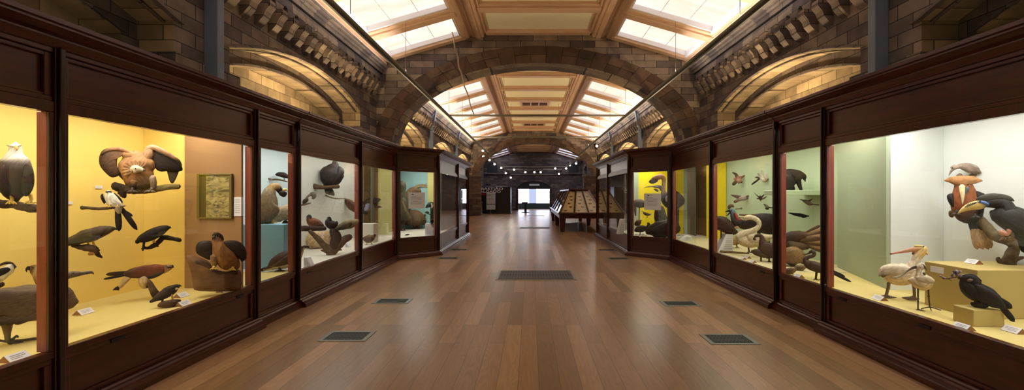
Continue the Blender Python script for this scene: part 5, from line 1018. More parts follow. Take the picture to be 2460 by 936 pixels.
# ----------------------------------------------------------------- RIGHT, wide mint pane
PKB = rgb(176, 128, 104); FLG = 'birds pinned in flight on the mint wall'
b = Bird('pink_flying_bird', 'pinkish brown bird in flight, upper left on the mint wall', CM, (370, 320), X=4.6, group=FLG)
b.body([(330, 260, 20), (360, 290, 34), (378, 330, 44), (376, 362, 26)], [DKB, PKB, rgb(200, 160, 130), PKB]); b.wing([(340, 290), (310, 250), (268, 208), (330, 218), (372, 262)], rgb(110, 84, 64), DKB, th=10); b.wing([(350, 280), (420, 262), (468, 250), (430, 300), (380, 320)], PKB, rgb(130, 92, 74), w=12, th=10); b.feather((350, 330), (280, 400), 50, rgb(120, 96, 70), DKB); b.feather((330, 300), (300, 320), 40, PKB); b.feather((400, 340), (420, 366), 34, PKB, DKB); b.beak([(372, 372, 10), (372, 386, 3)], HRN); b.done()
b = Bird('white_flying_bird', 'white-winged bird with a long dark tail, upper right on the mint wall', CM, (720, 310), X=4.6, group=FLG)
b.body([(680, 300, 14), (715, 305, 26), (760, 330, 34), (800, 322, 16), (830, 300, 6)], [DKB, WHT, rgb(206, 190, 160), rgb(150, 130, 100), DKB]); b.feather((690, 300), (562, 396), 26, DKB, BK); b.wing([(700, 300), (650, 270), (612, 285), (640, 300)], DKB, GREYB, th=8); b.wing([(710, 295), (690, 240), (650, 225), (680, 280)], WHT, GREYB, w=6, th=8); b.wing([(725, 295), (705, 170), (735, 200), (750, 290)], WHT, rgb(206, 206, 190), w=8, th=6); b.wing([(745, 300), (780, 215), (800, 250), (770, 310)], rgb(220, 216, 200), WHT, w=2, th=6); b.beak([(830, 300, 5), (848, 286, 2)], HRN); b.done()
b = Bird('broad_winged_bird', 'broad-winged grey bird gliding at mid height on the mint wall', CM, (430, 600), X=4.6, group=FLG)
b.body([(320, 650, 10), (360, 628, 24), (410, 604, 34), (460, 600, 36), (495, 600, 16)], [GREYB, rgb(140, 122, 104), rgb(170, 150, 140), rgb(176, 160, 160), GREYB]); b.wing([(400, 560), (330, 548), (250, 545), (300, 580), (370, 610), (410, 600)], rgb(136, 112, 96), DKB, th=10); b.wing([(470, 570), (540, 535), (588, 540), (580, 580), (520, 590)], rgb(136, 112, 96), DKB, w=4, th=10); b.feather((360, 625), (300, 660), 40, GREYB, DKB); b.beak([(505, 600, 8), (520, 602, 2)], HRN); b.done()
b = Bird('swallow', 'small swallow with swept wings, right of the broad-winged grey bird', CM, (695, 590), X=4.6, group=FLG)
b.body([(690, 560, 8), (695, 585, 22), (700, 612, 24), (702, 634, 8)], [BK, DKB, DKB, GREYB]); b.wing([(680, 575), (640, 545), (592, 508), (650, 570), (680, 600)], DKB, BK, th=5); b.wing([(705, 575), (740, 545), (760, 540), (725, 590)], DKB, BK, th=5); b.wing([(715, 600), (770, 575), (800, 560), (760, 605), (720, 620)], GREYB, DKB, th=5); b.wing([(680, 600), (640, 590), (660, 615)], DKB, BK, th=5); b.beak([(703, 640, 4), (704, 648, 1)], HRN); b.done()
b = Bird('flycatcher', 'small grey bird on a rod at the right end of mint wall', CM, (800, 735), X=4.6, group=FLG); b.body([(752, 690, 8), (775, 705, 16), (800, 730, 26), (812, 760, 12)], [BK, GREYB, rgb(120, 110, 90), BK]); b.wing([(790, 715), (770, 760), (820, 768), (820, 735)], DKB, BK, w=10, th=6); b.beak([(752, 684, 6), (744, 680, 2)], HRN); b.feather((820, 735), (885, 745), 14, BK); b.leg([(805, 750), (805, 765)], 3, HRN, 8); b.done()
b = Bird('cassowary', 'big black cassowary with a blue head and red neck behind the swan', CN, (560, 560), Y=7.75)
CB_ = rgb(40, 34, 32)
b.body([(330, 320, 40), (390, 310, 62), (470, 295, 86), (560, 290, 112), (650, 295, 128), (730, 310, 126), (800, 330, 100), (850, 360, 50)], CB_, td=.7, n=7, seg=18, jit=.05)
b.body([(212, 128, 24), (232, 140, 34), (240, 170, 36), (250, 215, 46), (280, 265, 60), (330, 305, 62)], [rgb(110, 140, 148), rgb(104, 136, 146), rgb(92, 118, 130), rgb(80, 84, 92), rgb(58, 56, 60), CB_], td=.85, w=10); b.extra('neck_wattle', [(262, 165, 14), (278, 205, 24), (296, 240, 22), (340, 252, 12)], rgb(150, 62, 44), w=44, mat=HORN)
b.extra('casque', [(186, 110, 12), (196, 84, 24), (220, 66, 20), (246, 84, 12)], rgb(110, 84, 58), w=6, mat=HORN); b.beak([(206, 134, 18), (176, 138, 12), (142, 148, 4)], BK, w=10); b.beak([(206, 150, 12), (180, 180, 8), (158, 196, 3)], rgb(70, 56, 44), w=10); b.eye(224, 128, 6, 42)
b.leg([(560, 390), (565, 560), (562, 640)], 20, HRN, 40, w=-20); b.leg([(680, 400), (684, 560), (684, 640)], 20, HRN, 40, w=-20); b.done()
prop('branch', 'straight pale perch rod above the cassowary\'s back', 'branch', CN, (330, 105), [([(272, 112, 7), (320, 108, 6), (346, 104, 13)], rgb(110, 110, 76))], BARK, Y=8.4)
prop('branch', 'greenish bough lying along the top of the cassowary', 'branch', CN, (400, 188), [([(322, 184, 9), (400, 190, 14), (470, 190, 12), (610, 170, 6)], rgb(112, 92, 62))], BARK, Y=8.3)
b = Bird('mute_swan', 'white swan with its neck curved in an S in the wide mint pane', CN, (470, 560), Y=7.35)
SW = rgb(226, 214, 178)
b.body([(280, 470, 22), (310, 480, 46), (370, 505, 70), (450, 520, 78), (530, 512, 74), (610, 490, 64), (680, 470, 44), (735, 450, 16)], [SW] * 8, td=.8, n=7, seg=18, belly=rgb(206, 188, 140))
b.body([(300, 470, 40), (345, 435, 46), (410, 410, 42), (480, 385, 36), (540, 350, 33), (566, 305, 31), (552, 262, 30), (510, 232, 30), (455, 218, 31), (412, 222, 32), (385, 238, 26)], SW, td=.85, n=6, w=14); b.beak([(400, 220, 18), (360, 214, 13), (320, 212, 8), (296, 212, 3)], rgb(206, 190, 150), w=16); b.eye(400, 224, 5, 44)
b.wing([(420, 440), (560, 420), (700, 450), (730, 470), (600, 520), (460, 530)], rgb(226, 214, 184), rgb(206, 190, 150), w=58, th=24); b.leg([(430, 580), (440, 650)], 10, BK, 30); b.done()
b = Bird('bustard', 'dark maroon-brown fowl with bowed back behind the slanted text panel', CN, (230, 470), Y=7.9)
b.body([(-30, 290, 60), (40, 285, 84), (110, 300, 92), (180, 345, 80), (240, 390, 52), (285, 400, 22)], [rgb(62, 38, 30)] * 4 + [DKB, DKB], td=.75, n=7); b.wing([(10, 215), (120, 230), (240, 330), (250, 400), (140, 390), (20, 340)], rgb(72, 44, 34), rgb(40, 26, 22), w=60, th=24); b.body([(262, 350, 12), (290, 340, 14), (318, 352, 6)], PALE, w=20); b.beak([(286, 400, 12), (306, 410, 3)], HRN); b.eye(272, 392, 4, 22)
b.leg([(90, 380), (92, 540), (92, 560)], 10, HRN, 30); b.leg([(150, 390), (152, 560)], 10, HRN, 30); b.done()
b = Bird('turkey', 'shaggy dark brown turkey-like bird at the right of wide mint pane', CN, (640, 768), floor=.5)
TK = rgb(74, 56, 44)
b.body([(512, 462, 12), (530, 448, 20), (570, 444, 22), (600, 470, 30), (610, 530, 52), (640, 590, 88), (690, 630, 100), (760, 650, 84), (820, 640, 50)], [DKB, TK, TK, TK, TK, TK, rgb(80, 60, 48), TK, DKB], td=.75, n=7, jit=.08, seg=18); b.body([(500, 480, 18), (520, 500, 10)], DKB); b.beak([(512, 470, 10), (500, 488, 4)], HRN); b.eye(526, 448, 4, 20)
b.wing([(620, 540), (740, 550), (820, 620), (760, 700), (640, 690), (580, 620)], rgb(84, 64, 50), rgb(50, 38, 32), w=66, th=24); b.body([(470, 640, 14), (520, 650, 40), (580, 670, 40), (640, 700, 28)], rgb(64, 50, 40), w=50); b.leg([(590, 690), (588, 772)], 11, BK, 26, w=20); b.leg([(690, 700), (690, 765)], 11, BK, 26); b.done()
b = Bird('whistling_duck', 'small tan goose with grey legs behind the slanted text panel', CN, (240, 590), floor=.52)
b.body([(205, 520, 24), (230, 510, 46), (270, 520, 48), (310, 535, 22)], [rgb(150, 124, 76), rgb(166, 140, 88), rgb(160, 134, 86), MID]); b.body([(215, 490, 24), (208, 460, 16), (214, 440, 16)], rgb(170, 144, 96)); b.beak([(200, 440, 9), (186, 446, 3)], HRN); b.eye(210, 434, 3, 14); b.leg([(230, 550), (225, 592)], 9, rgb(96, 84, 60), 30); b.leg([(280, 555), (290, 588)], 9, rgb(96, 84, 60), 30); b.done()
prop('branch', 'pale stick lying on the floor of the wide mint pane', 'branch', CN, (250, 655), [([(80, 640, 12), (200, 650, 15), (330, 660, 13), (440, 668, 8)], rgb(120, 100, 64))], BARK, floor=.515)
# ----------------------------------------------------------------- RIGHT, sulphur-yellow pane
b = Bird('rhea', 'tall long-necked grey bird with pinkish neck against the sulphur backdrop', CO, (430, 560), Y=11.3)
PN = rgb(206, 160, 126)
b.body([(232, 148, 14), (256, 130, 24), (300, 108, 28), (340, 104, 26), (360, 130, 22), (358, 190, 20), (356, 250, 24), (372, 300, 56), (420, 335, 86), (480, 345, 96), (540, 350, 60)], [DKB, rgb(150, 110, 84), PN, PN, PN, PN, rgb(176, 140, 116), rgb(70, 62, 54), rgb(56, 50, 46), rgb(60, 54, 48), DKB], td=.8, n=6, seg=16)
b.body([(225, 152, 22), (250, 150, 24), (290, 140, 16)], rgb(86, 62, 44), w=10); b.beak([(232, 140, 14), (210, 158, 6)], HRN, w=8); b.eye(290, 104, 4, 26); b.extra('plume', [(385, 350, 10), (400, 315, 24), (412, 350, 22), (418, 385, 8)], rgb(170, 160, 146), w=70, n=4); b.leg([(440, 420), (445, 560), (440, 640)], 14, HRN, 30); b.leg([(500, 420), (500, 640)], 14, HRN, 30); b.done()
b = Bird('long_billed_kiwi', 'grey bird with very long curved bill below the rhea\'s head', CO, (280, 230), Y=12.6); b.t.name = 'curlew'
b.body([(258, 204, 12), (290, 204, 16), (325, 212, 18), (330, 240, 12)], [rgb(110, 96, 66), rgb(96, 80, 56), DKB, DKB]); b.body([(260, 230, 5), (280, 236, 12), (300, 250, 10)], DKB); b.beak([(262, 202, 8), (220, 202, 7), (185, 208, 5), (156, 218, 2)], rgb(120, 104, 60)); b.eye(272, 198, 3, 12); b.done()
b = Bird('heron', 'mottled grey bird at the left edge of the sulphur pane behind the notice', CO, (100, 500), Y=11.6); b.body([(50, 372, 24), (90, 372, 44), (135, 380, 44), (172, 396, 20)], [GREYB, rgb(140, 124, 104), GREYB, DKB]); b.body([(60, 400, 20), (66, 440, 14), (72, 500, 8)], GREYB); b.beak([(176, 392, 8), (196, 388, 2)], HRN); b.wing([(150, 360), (80, 360), (60, 400), (130, 420)], rgb(120, 104, 90), DKB, w=30, th=10); b.leg([(110, 420), (108, 520), (108, 600)], 5, HRN, 16); b.done()
b = Bird('rail', 'small brown bird with upturned bill below the sulphur pane notice', CO, (180, 495), Y=12.0); b.body([(148, 462, 6), (165, 478, 14), (195, 488, 16), (220, 490, 8)], [MID, DKB, MID, DKB]); b.beak([(144, 458, 4), (132, 448, 1)], HRN); b.eye(150, 458, 2, 8); b.feather((215, 490), (240, 480), 12, PALE); b.leg([(190, 500), (190, 520)], 3, HRN, 8); b.done()
prop('trunk', 'thick grey trunk standing in the sulphur-yellow pane', 'log', CO, (330, 640), [([(310, 420, 46), (322, 470, 58), (335, 540, 66), (345, 620, 76)], [rgb(96, 84, 66)] * 4)], BARK, Y=11.0)
b = Bird('emu_chick', 'heavy dark grey bird crouched low at the front of the sulphur pane', CO, (320, 724), floor=.5); b.t.name = 'ground_hornbill'
ED = rgb(80, 70, 60)
b.body([(188, 676, 20), (230, 655, 56), (300, 645, 80), (370, 632, 84), (440, 625, 80), (500, 640, 50)], [DKB, ED, rgb(70, 62, 56), rgb(96, 84, 70), ED, DKB], td=.75, jit=.07, n=7, seg=18); b.wing([(420, 570), (300, 600), (230, 660), (300, 710), (420, 700)], rgb(84, 74, 64), rgb(52, 46, 42), w=62, th=20); b.leg([(280, 700), (280, 724)], 10, HRN, 26); b.leg([(360, 700), (360, 724)], 10, HRN, 26); b.beak([(186, 664, 12), (166, 656, 3)], HRN); b.done()
b = Bird('guineafowl', 'dark speckled fowl with white chick-like spots left of the crouched bird', CO, (120, 690), floor=.52); b.body([(66, 655, 14), (100, 640, 32), (150, 632, 34), (196, 630, 16)], [DKB, ED, rgb(74, 66, 56), DKB]); b.body([(190, 620, 14), (206, 590, 14), (196, 576, 12)], [DKB, rgb(110, 70, 44), rgb(120, 80, 50)]); b.beak([(210, 588, 6), (222, 594, 2)], HRN); b.leg([(120, 660), (118, 690)], 5, HRN, 14); b.eye(202, 580, 2, 10); b.done()
b = Bird('partridge', 'brown bird with tan head standing at left of sulphur pane', CO, (95, 600), Y=11.4); b.body([(72, 590, 20), (100, 570, 30), (118, 552, 18)], [DKB, MID, rgb(140, 90, 56)]); b.beak([(126, 548, 5), (138, 550, 1)], HRN); b.leg([(95, 592), (94, 640)], 4, HRN, 10); b.done()
for i, (x, y, r) in enumerate(((80, 698, 10), (108, 704, 8), (150, 697, 11), (178, 706, 7), (118, 714, 8))):
    prop('white_stone', 'white pebble on the floor of the sulphur-yellow pane, left of the crouched bird', 'stone', CO, (x, y), [([(x - r, y, r * .6), (x, y - r * .2, r), (x + r, y, r * .55)], WHT)], ROCKM, 'white pebbles in the sulphur-yellow pane', floor=.51)
# ================================================================ CARDS, BLOCKS, NOTICES
def one(name, label, cat, m, mats, origin, group=None, bev=0):
    o = m.build(name, mats, None, origin, bev=bev); return tag(o, label, cat, group)
def tent(s, px, py, label, zf=.5, k=1.0):
    Y = F * (CAM.z - zf) / (py - VY); x = CAM.x + (px - VX) / F * Y; ln, hb, h = .115 * k, .045 * k, .044 * k
    t = thing('tent_card', label, 'label card', (x, Y, zf), 'tent shaped label cards')
    m = M(); m.prism([(x - hb, Y, zf), (x + hb, Y, zf), (x, Y, zf + h)], (0, ln, 0)); m.build('wedge', CARDB, t, (x, Y, zf))
    d = Vector((-s * hb, 0, -h)); nrm = Vector((-s * h, 0, hb)).normalized() * .002; a = Vector((x, Y, zf + h)) + nrm
    m = M(); P = [a + d * .02, a + d * .98]; m.hexa([P[0], P[1], P[1] + Vector((0, ln, 0)), P[0] + Vector((0, ln, 0))] + [q + nrm for q in (P[0], P[1], P[1] + Vector((0, ln, 0)), P[0] + Vector((0, ln, 0)))]); m.build('printed_face', CARD, t, (x, Y, zf))
    m = M()
    for r in range(3):
        q0 = a + nrm * 1.3 + d * (.25 + .2 * r); q1 = q0 + d * .05; e0 = Vector((0, ln * .15, 0)); e1 = Vector((0, ln * (.85 - .2 * (r == 2)), 0)); m.hexa([q0 + e0, q1 + e0, q1 + e1, q0 + e1] + [q + nrm * .3 for q in (q0 + e0, q1 + e0, q1 + e1, q0 + e1)])
    m.build('print', INK, t, (x, Y, zf)); return t
tent(-1, 184, 757.5, 'tent card on the yellow floor just right of the thick post')
tent(-1, 424, 715.5, 'tent card behind the small falcon on the flat rock')
tent(-1, 427, 736.5, 'tent card right beside the flat rock, front of yellow case')
tent(-1, 527, 702.5, 'tent card in front of the big boulder under the golden eagle')
tent(-1, 8, 872, 'tent card at the bottom left corner, front of the leftmost pane')
tent(1, 2125, 723, 'tent card at the pelican\'s foot')
tent(1, 2333, 795, 'tent card in front of the small tan block')
tent(1, 2457, 803, 'tent card at the right edge of the photo')
tent(1, 2353, 634.8, 'tent card on top of the large tan block', .931, .9)
tent(1, 1926, 668, 'tent card on the floor in front of the two speckled quails')
tent(1, 1789, 623.5, 'small tent card left of the turkey-like bird, farther from the glass', k=.9); tent(1, 1800, 620.5, 'small tent card touching the turkey-like bird\'s shadow, behind the others', k=.9); tent(1, 1813, 631.5, 'small tent card closest to the glass of the wide mint pane', k=.9)
def slanted(s, pxl, pxr, ytop, ybot, label, X=None):
    """sloping text panel: a wedge that leans back, its face to the aisle"""
    Y = F * (CAM.z - .5) / (ybot - VY); x0 = CAM.x + (pxl - VX) / F * Y; x1 = CAM.x + (pxr - VX) / F * Y; h = (ybot - ytop) * Y / F
    t = thing('text_panel', label, 'text panel', ((x0 + x1) / 2, Y, .5)); o = t.location.copy()
    m = M(); back = .34 * h + .06
    if s > 0: P = [(x0, .5), (x1, .5), (x1, .5 + h), (x1 - (x1 - x0) * .45, .5 + h)]
    else: P = [(x0, .5), (x1, .5), (x0 + (x1 - x0) * .45, .5 + h), (x0, .5 + h)]
    m.prism([(x, Y, z) for x, z in P], (0, back, 0)); m.build('wedge', CARD, t, o, bev=.004)
    m = M()
    for r in range(6):
        z = .5 + h * (.2 + .11 * r); xx = (x1 - x0) * (.25 + .04 * r)
        if s > 0: m.box(x0 + xx + (x1 - x0) * .12, x1 - (x1 - x0) * .08, Y - .003, Y - .0005, z, z + h * .018)
        else: m.box(x0 + (x1 - x0) * .08, x1 - xx - (x1 - x0) * .12, Y - .003, Y - .0005, z, z + h * .018)
    m.build('print', INK, t, o); return t
slanted(1, 1724, 1761, 562, 606, 'large slanted white text panel in the wide mint pane')
slanted(-1, 729, 748, 618, 641, 'slanted white text panel at the left post of the misty pane')
slanted(-1, 829, 840, 583, 594, 'small slanted pale panel behind the forked stump')
slanted(-1, 1021, 1043, 537, 566, 'slanted pale text panel at the right of the turquoise pane')
slanted(1, 1632, 1662, 566, 578, 'low slanted white text panel in the dim pane right of the sulphur one')
slanted(1, 1484, 1499, 526, 562, 'slanted white text panel in the dim pane left of the sulphur one')
def wall_label(x, y, z, sx, sy, sz, label, grp=None):
    m = M(); m.box(x - sx / 2, x + sx / 2, y - sy / 2, y + sy / 2, z - sz / 2, z + sz / 2); return one('wall_label', label, 'label', m, CARD, (x, y, z), grp)
p = ray(236, 449, 4.53 / 1.039); wall_label(-4.594, p.y, p.z, .006, .07, .03, 'small white label on the yellow wall left of the spread-winged vulture')
p = ray(166, 487, 4.53 / 1.109); wall_label(-4.594, p.y, p.z, .006, .05, .028, 'tiny white label on the yellow wall beside the thick post')
# tan blocks
def block(name, label, x0, x1, y0, y1, z0, z1, mat):
    m = M(); m.box(x0, x1, y0, y1, z0, z1); return one(name, label, 'display block', m, mat, ((x0 + x1) / 2, (y0 + y1) / 2, z0), bev=.006)
block('display_block', 'large tan block carrying the hornbill trunk', 3.865, 4.62, 3.667, 4.16, .5, .931, TANB)
block('display_block', 'small tan block under the black crested bird', 3.61, 3.87, 3.459, 3.63, .5, .638, TANB)
wall_label(3.863, 4.03, .868, .004, .13, .055, 'white label at the far corner of the large tan block\'s side'); wall_label(3.863, 3.75, .845, .004, .09, .06, 'white label on the large tan block above the crested bird')
block('display_block', 'tall pale blue block under the bulky grey-brown bird', -4.5, -3.70, 6.12, 6.3, .5, 1.155, BLUEB)
block('display_block', 'lower deeper blue block beside the tall pale blue one', -4.3, -3.85, 6.57, 6.75, .5, .98, BLUEB2)
block('display_block', 'white block in the second misty pane behind the quail', -3.98, -3.62, 9.4, 9.7, .5, .93, WHITEF)
# shelf for the black bird in the mint case
m = M(); m.box(4.0, 4.695, 6.7, 7.25, 1.585, 1.665); one('wall_shelf', 'small mint shelf carrying the hunched black bird', 'shelf', m, MINT, (4.4, 6.95, 1.62), bev=.006)
# framed picture and sheet on the brown panel (faces the viewer)
yb = 4.865; k = yb / F
def fx(px): return CAM.x + (px - VX) * k
def fz(py): return CAM.z - (py - VY) * k
t = thing('framed_picture', 'olive framed landscape picture hung on the brown panel', 'picture', (fx(518), yb, fz(472)))
m = M(); x0, x1, z0, z1 = fx(477), fx(560.5), fz(525), fz(417); w = .03
m.box(x0, x1, yb - .03, yb, z0, z0 + w * .6); m.box(x0, x1, yb - .03, yb, z1 - w * .6, z1); m.box(x0, x0 + w, yb - .03, yb, z0 + w * .6, z1 - w * .6); m.box(x1 - w, x1, yb - .03, yb, z0 + w * .6, z1 - w * .6)
m.build('frame', paint('olive_frame', 110, 96, 50), t, t.location, bev=.004)
def picture_mat():
    m, nt, out = newmat('olive_landscape'); p = N(nt, 'ShaderNodeBsdfPrincipled'); p.inputs['Roughness'].default_value = .5
    tc = N(nt, 'ShaderNodeTexCoord'); mp = N(nt, 'ShaderNodeMapping'); mp.inputs['Scale'].default_value = (5, 1, 12); L(nt, tc.outputs['Object'], mp.inputs[0])
    no = N(nt, 'ShaderNodeTexNoise'); no.inputs['Scale'].default_value = 1.6; no.inputs['Detail'].default_value = 9; no.inputs['Distortion'].default_value = 1.5; L(nt, mp.outputs[0], no.inputs['Vector'])
    cr = N(nt, 'ShaderNodeValToRGB'); e = cr.color_ramp.elements; e[0].position = .36; e[0].color = c4(rgb(84, 76, 46)); e[1].position = .62; e[1].color = c4(rgb(176, 160, 100)); x = e.new(.48); x.color = c4(rgb(142, 128, 76))
    L(nt, no.outputs[0], cr.inputs[0]); L(nt, cr.outputs[0], p.inputs['Base Color']); L(nt, p.outputs[0], out.inputs[0]); return m
m = M(); m.box(x0 + w, x1 - w, yb - .015, yb - .002, z0 + w * .6, z1 - w * .6); m.build('picture', picture_mat(), t, t.location)
m = M(); m.box(x0 + w, fx(497), yb - .017, yb - .015, z0 + w * .6, z1 - w * .6); m.build('dark_margin', paint('dark_olive', 78, 62, 36), t, t.location)
m = M(); m.box(fx(562.5), fx(580), yb - .004, yb + .03, fz(519), fz(473)); t2 = one('info_sheet', 'white printed sheet beside the framed landscape', 'sheet', m, CARD, (fx(571), yb, fz(496)))
q = M()
for r in range(7): q.box(fx(565), fx(577), yb - .006, yb - .004, fz(480 + r * 5), fz(479 + r * 5))
q.build('print', INK, t2, t2.location)
# pasted notices on the two angled panes
def notice(s, A, B, x0, x1, y0, y1, label):
    a = Vector((s * A[0], A[1])); b = Vector((s * B[0], B[1])); d = (b - a).normalized(); n = Vector((-d.y, d.x)) * (1 if s > 0 else -1)
    base = a + n * -.0075
    def hit(px, py):
        dx = (px - VX) / F; c = Vector((CAM.x, 0)); r = Vector((dx, 1)); tt = (base - c).dot(n) / r.dot(n); return Vector((CAM.x + dx * tt, tt, CAM.z - (py - VY) / F * tt))
    P = [hit(x0, (y0 + y1) / 2), hit(x1, (y0 + y1) / 2)]; zt = hit((x0 + x1) / 2, y0).z; zb = hit((x0 + x1) / 2, y1).z; N3 = Vector((n.x, n.y, 0))
    def quad(m, u0, u1, v0, v1, o0, o1):
        p0, p1 = P[0].lerp(P[1], u0), P[0].lerp(P[1], u1); pts = []
        for o in (o0, o1):
            for p, z in ((p0, v0), (p1, v0), (p1, v1), (p0, v1)): pts.append((p.x + N3.x * o, p.y + N3.y * o, zb + (zt - zb) * z))
        m.hexa(pts)
    o = (P[0] + P[1]) / 2; o.z = (zt + zb) / 2
    t = thing('notice', label, 'notice', o); m = M(); quad(m, 0, 1, 0, 1, 0, .002); m.build('paper', CARD, t, o)
    m = M(); quad(m, .2, .3, .86, .89, .002, .003); quad(m, .22, .28, .85, .905, .002, .003); m.build('emblem', INKD, t, o)
    m = M(); quad(m, .15, .5, .75, .775, .002, .003)
    for r in range(4): quad(m, .15, .82 - .05 * (r % 2), .68 - r * .055, .70 - r * .055, .002, .003)
    for r in range(4): quad(m, .15, .8 - .08 * (r == 3), .41 - r * .055, .43 - r * .055, .002, .003)
    m.build('print', INK, t, o)
notice(-1, (XG, 10.2), (2.5, 10.98), 981.3, 1020.6, 461.7, 500.5, 'white printed notice pasted on the turquoise pane')
notice(1, (XG, 10.15), (2.5, 10.92), 1547.6, 1588, 464.6, 504, 'white printed notice pasted on the sulphur-yellow pane')
DARKGR = paint('green_grey_iron', 62, 66, 60, .45)
# ================================================================ FLOOR VENTS
def vent(x0, x1, y0, y1, label, bars='wave', grp='small floor vents'):
    o = ((x0 + x1) / 2, (y0 + y1) / 2, 0); t = thing('floor_vent', label, 'floor vent', o, grp)
    fw, fh = .05, .035; m = M()
    m.box(x0, x1, y0, y0 + fh, .0, .006); m.box(x0, x1, y1 - fh, y1, .0, .006); m.box(x0, x0 + fw, y0 + fh, y1 - fh, 0, .006); m.box(x1 - fw, x1, y0 + fh, y1 - fh, 0, .006)
    m.build('frame', STEEL, t, o, bev=.002)
    m = M(); m.box(x0 + fw, x1 - fw, y0 + fh, y1 - fh, .0005, .0015); m.build('backing', DARKIRON, t, o)
    g = M()
    if bars == 'wave':
        r = 4
        for i in range(r):
            ya = y0 + fh + (y1 - y0 - 2 * fh) * (i + .5) / r; n = 22; hw = (y1 - y0 - 2 * fh) / r * .2; pts = []
            for k in range(n + 1): pts.append((x0 + fw + (x1 - x0 - 2 * fw) * k / n, ya + (hw * 1.1 if k % 2 else -hw * 1.1)))
            for k in range(n):
                (xa, a), (xb, b) = pts[k], pts[k + 1]; g.hexa([(xa, a - .008, .0015), (xb, b - .008, .0015), (xb, b + .008, .0015), (xa, a + .008, .0015), (xa, a - .008, .005), (xb, b - .008, .005), (xb, b + .008, .005), (xa, a + .008, .005)])
            g.box(x0 + fw, x1 - fw, ya + hw * 2.1, ya + hw * 2.9, .0015, .005)
    else:
        n = 26
        for k in range(n):
            xa = x0 + fw + (x1 - x0 - 2 * fw) * (k + .15) / n; g.box(xa, xa + (x1 - x0 - 2 * fw) / n * .5, y0 + fh, y1 - fh, .0015, .006)
        g.box(x0 + fw, x1 - fw, (y0 + y1) / 2 - .012, (y0 + y1) / 2 + .012, .0015, .0065)
    g.build('grille', DARKGR, t, o)
for s, tx in ((-1, 'left'), (1, 'right')):
    x0, x1 = (-2.40, -1.87) if s < 0 else (1.85, 2.38)
    for i, (a, b) in enumerate((((4.53, 4.86), (6.08, 6.38), (10.25, 10.55), (11.85, 12.15)) if s < 0 else ((4.43, 4.76), (5.95, 6.23), (10.2, 10.5), (11.8, 12.1)))):
        vent(x0, x1, a, b, '%s of the four small floor vents along the %s cases' % (('nearest', 'second nearest', 'third nearest', 'farthest')[i], tx))
vent(-.735, .79, 7.77, 8.72, 'wide slatted floor vent in the middle of the hall, nearest of three', 'bar', 'wide floor vents'); vent(-.62, .86, 19.3, 20.3, 'wide slatted floor vent in the middle of the hall, second of three', 'bar', 'wide floor vents'); vent(-.4, .95, 30.4, 31.2, 'wide slatted floor vent in the middle of the hall, farthest of three', 'bar', 'wide floor vents')
# ================================================================ SUSPENDED LIGHTING RAILS
LX, RX_, RZ = -3.19, 3.55, 4.6
for x, nm in ((LX, 'left'), (RX_, 'right')):
    t = thing('lighting_rail', 'long grey suspended rail running down the %s side below the skylights' % nm, 'rail', (x, 16, RZ), 'suspended lighting rails')
    m = M(); m.tube([(x, 1.0, RZ), (x, 31.0, RZ)], .048, 10); m.build('pipe', RAILM, t, t.location)
    m = M(); m.box(x - .02, x + .02, 1.0, 31.0, RZ - .085, RZ - .045); m.build('track', DARKIRON, t, t.location)
    for y in (4.0, 7.2, 10.4, 15.9, 19, 21.9, 26, 30):
        m = M(); m.tube([(x, y, RZ + .04), (x, y, 5.9)], .006, 6); m.build('hanger_rod', RAILM, t, t.location)
for i, y in enumerate((15.9, 21.9)):
    t = thing('cross_rail', ('%s of the two grey cross rails just beyond the first stone arch' % ('nearer', 'farther')[i]), 'rail', (.18, y, RZ), 'suspended lighting rails')
    m = M(); m.tube([(LX + .05, y, RZ), (RX_ - .05, y, RZ)], .04, 10); m.build('pipe', RAILM, t, t.location)
    for x in (-1.1, 1.4):
        m = M(); m.tube([(x, y, RZ + .03), (x, y, 6.35)], .006, 6); m.build('hanger_rod', RAILM, t, t.location)
# lighting frame with spotlights near the far end
t = thing('lighting_gantry', 'low hanging frame of grey track bars near the far end', 'lighting frame', (.2, 34, 3.6))
FR = [(-3.05, 30.0, 4.3), (-2.75, 33.5, 4.05), (-2.45, 35.0, 3.9), (-2.3, 36.2, 3.85), (-1.9, 37.4, 3.35)]; FRR = [(3.4 if i == 0 else -x + .45, y, z) for i, (x, y, z) in enumerate(FR)]
for P in (FR, FRR):
    m = M(); m.tube(P, .05, 8); m.build('track', RAILM, t, t.location)
for (y, z, xa, xb) in ((35.0, 3.9, -2.4, 2.9), (36.2, 3.72, -2.25, 2.7), (37.4, 3.35, -1.85, 2.3)):
    m = M(); m.tube([(xa, y, z), (xb, y, z)], .04, 8); m.build('track', RAILM, t, t.location)
for x in (-2.3, 2.75):
    m = M(); m.tube([(x, 36.2, 3.8), (x, 36.2, 5.9)], .01, 6); m.build('hanger_rod', RAILM, t, t.location)
LAMPG = emit('lamp_glow', rgb(255, 238, 205), 9.0)
def spot(px, py, Y, aim, label, r=.10):
    c = ray(px, py, Y); t = thing('spotlight', label, 'spotlight', c, 'lit spotlights on the far lighting gantry')
    d = Vector(aim).normalized(); rot = d.to_track_quat('Z', 'Y').to_matrix()
    m = M(); m.lathe(c, [(r * .35, -.26), (r * .7, -.22), (r * .8, -.05), (r, .0), (r, .03), (r * .9, .03)], 14, axis=rot); m.build('housing', RAILM, t, c)
    m = M(); m.lathe(c, [(r * .86, .028), (r * .86, .034)], 14, axis=rot); m.build('lens', LAMPG, t, c)
    m = M(); m.tube([c - d * .1, c - d * .1 + Vector((0, 0, .22))], .018, 6); m.build('bracket', RAILM, t, c)
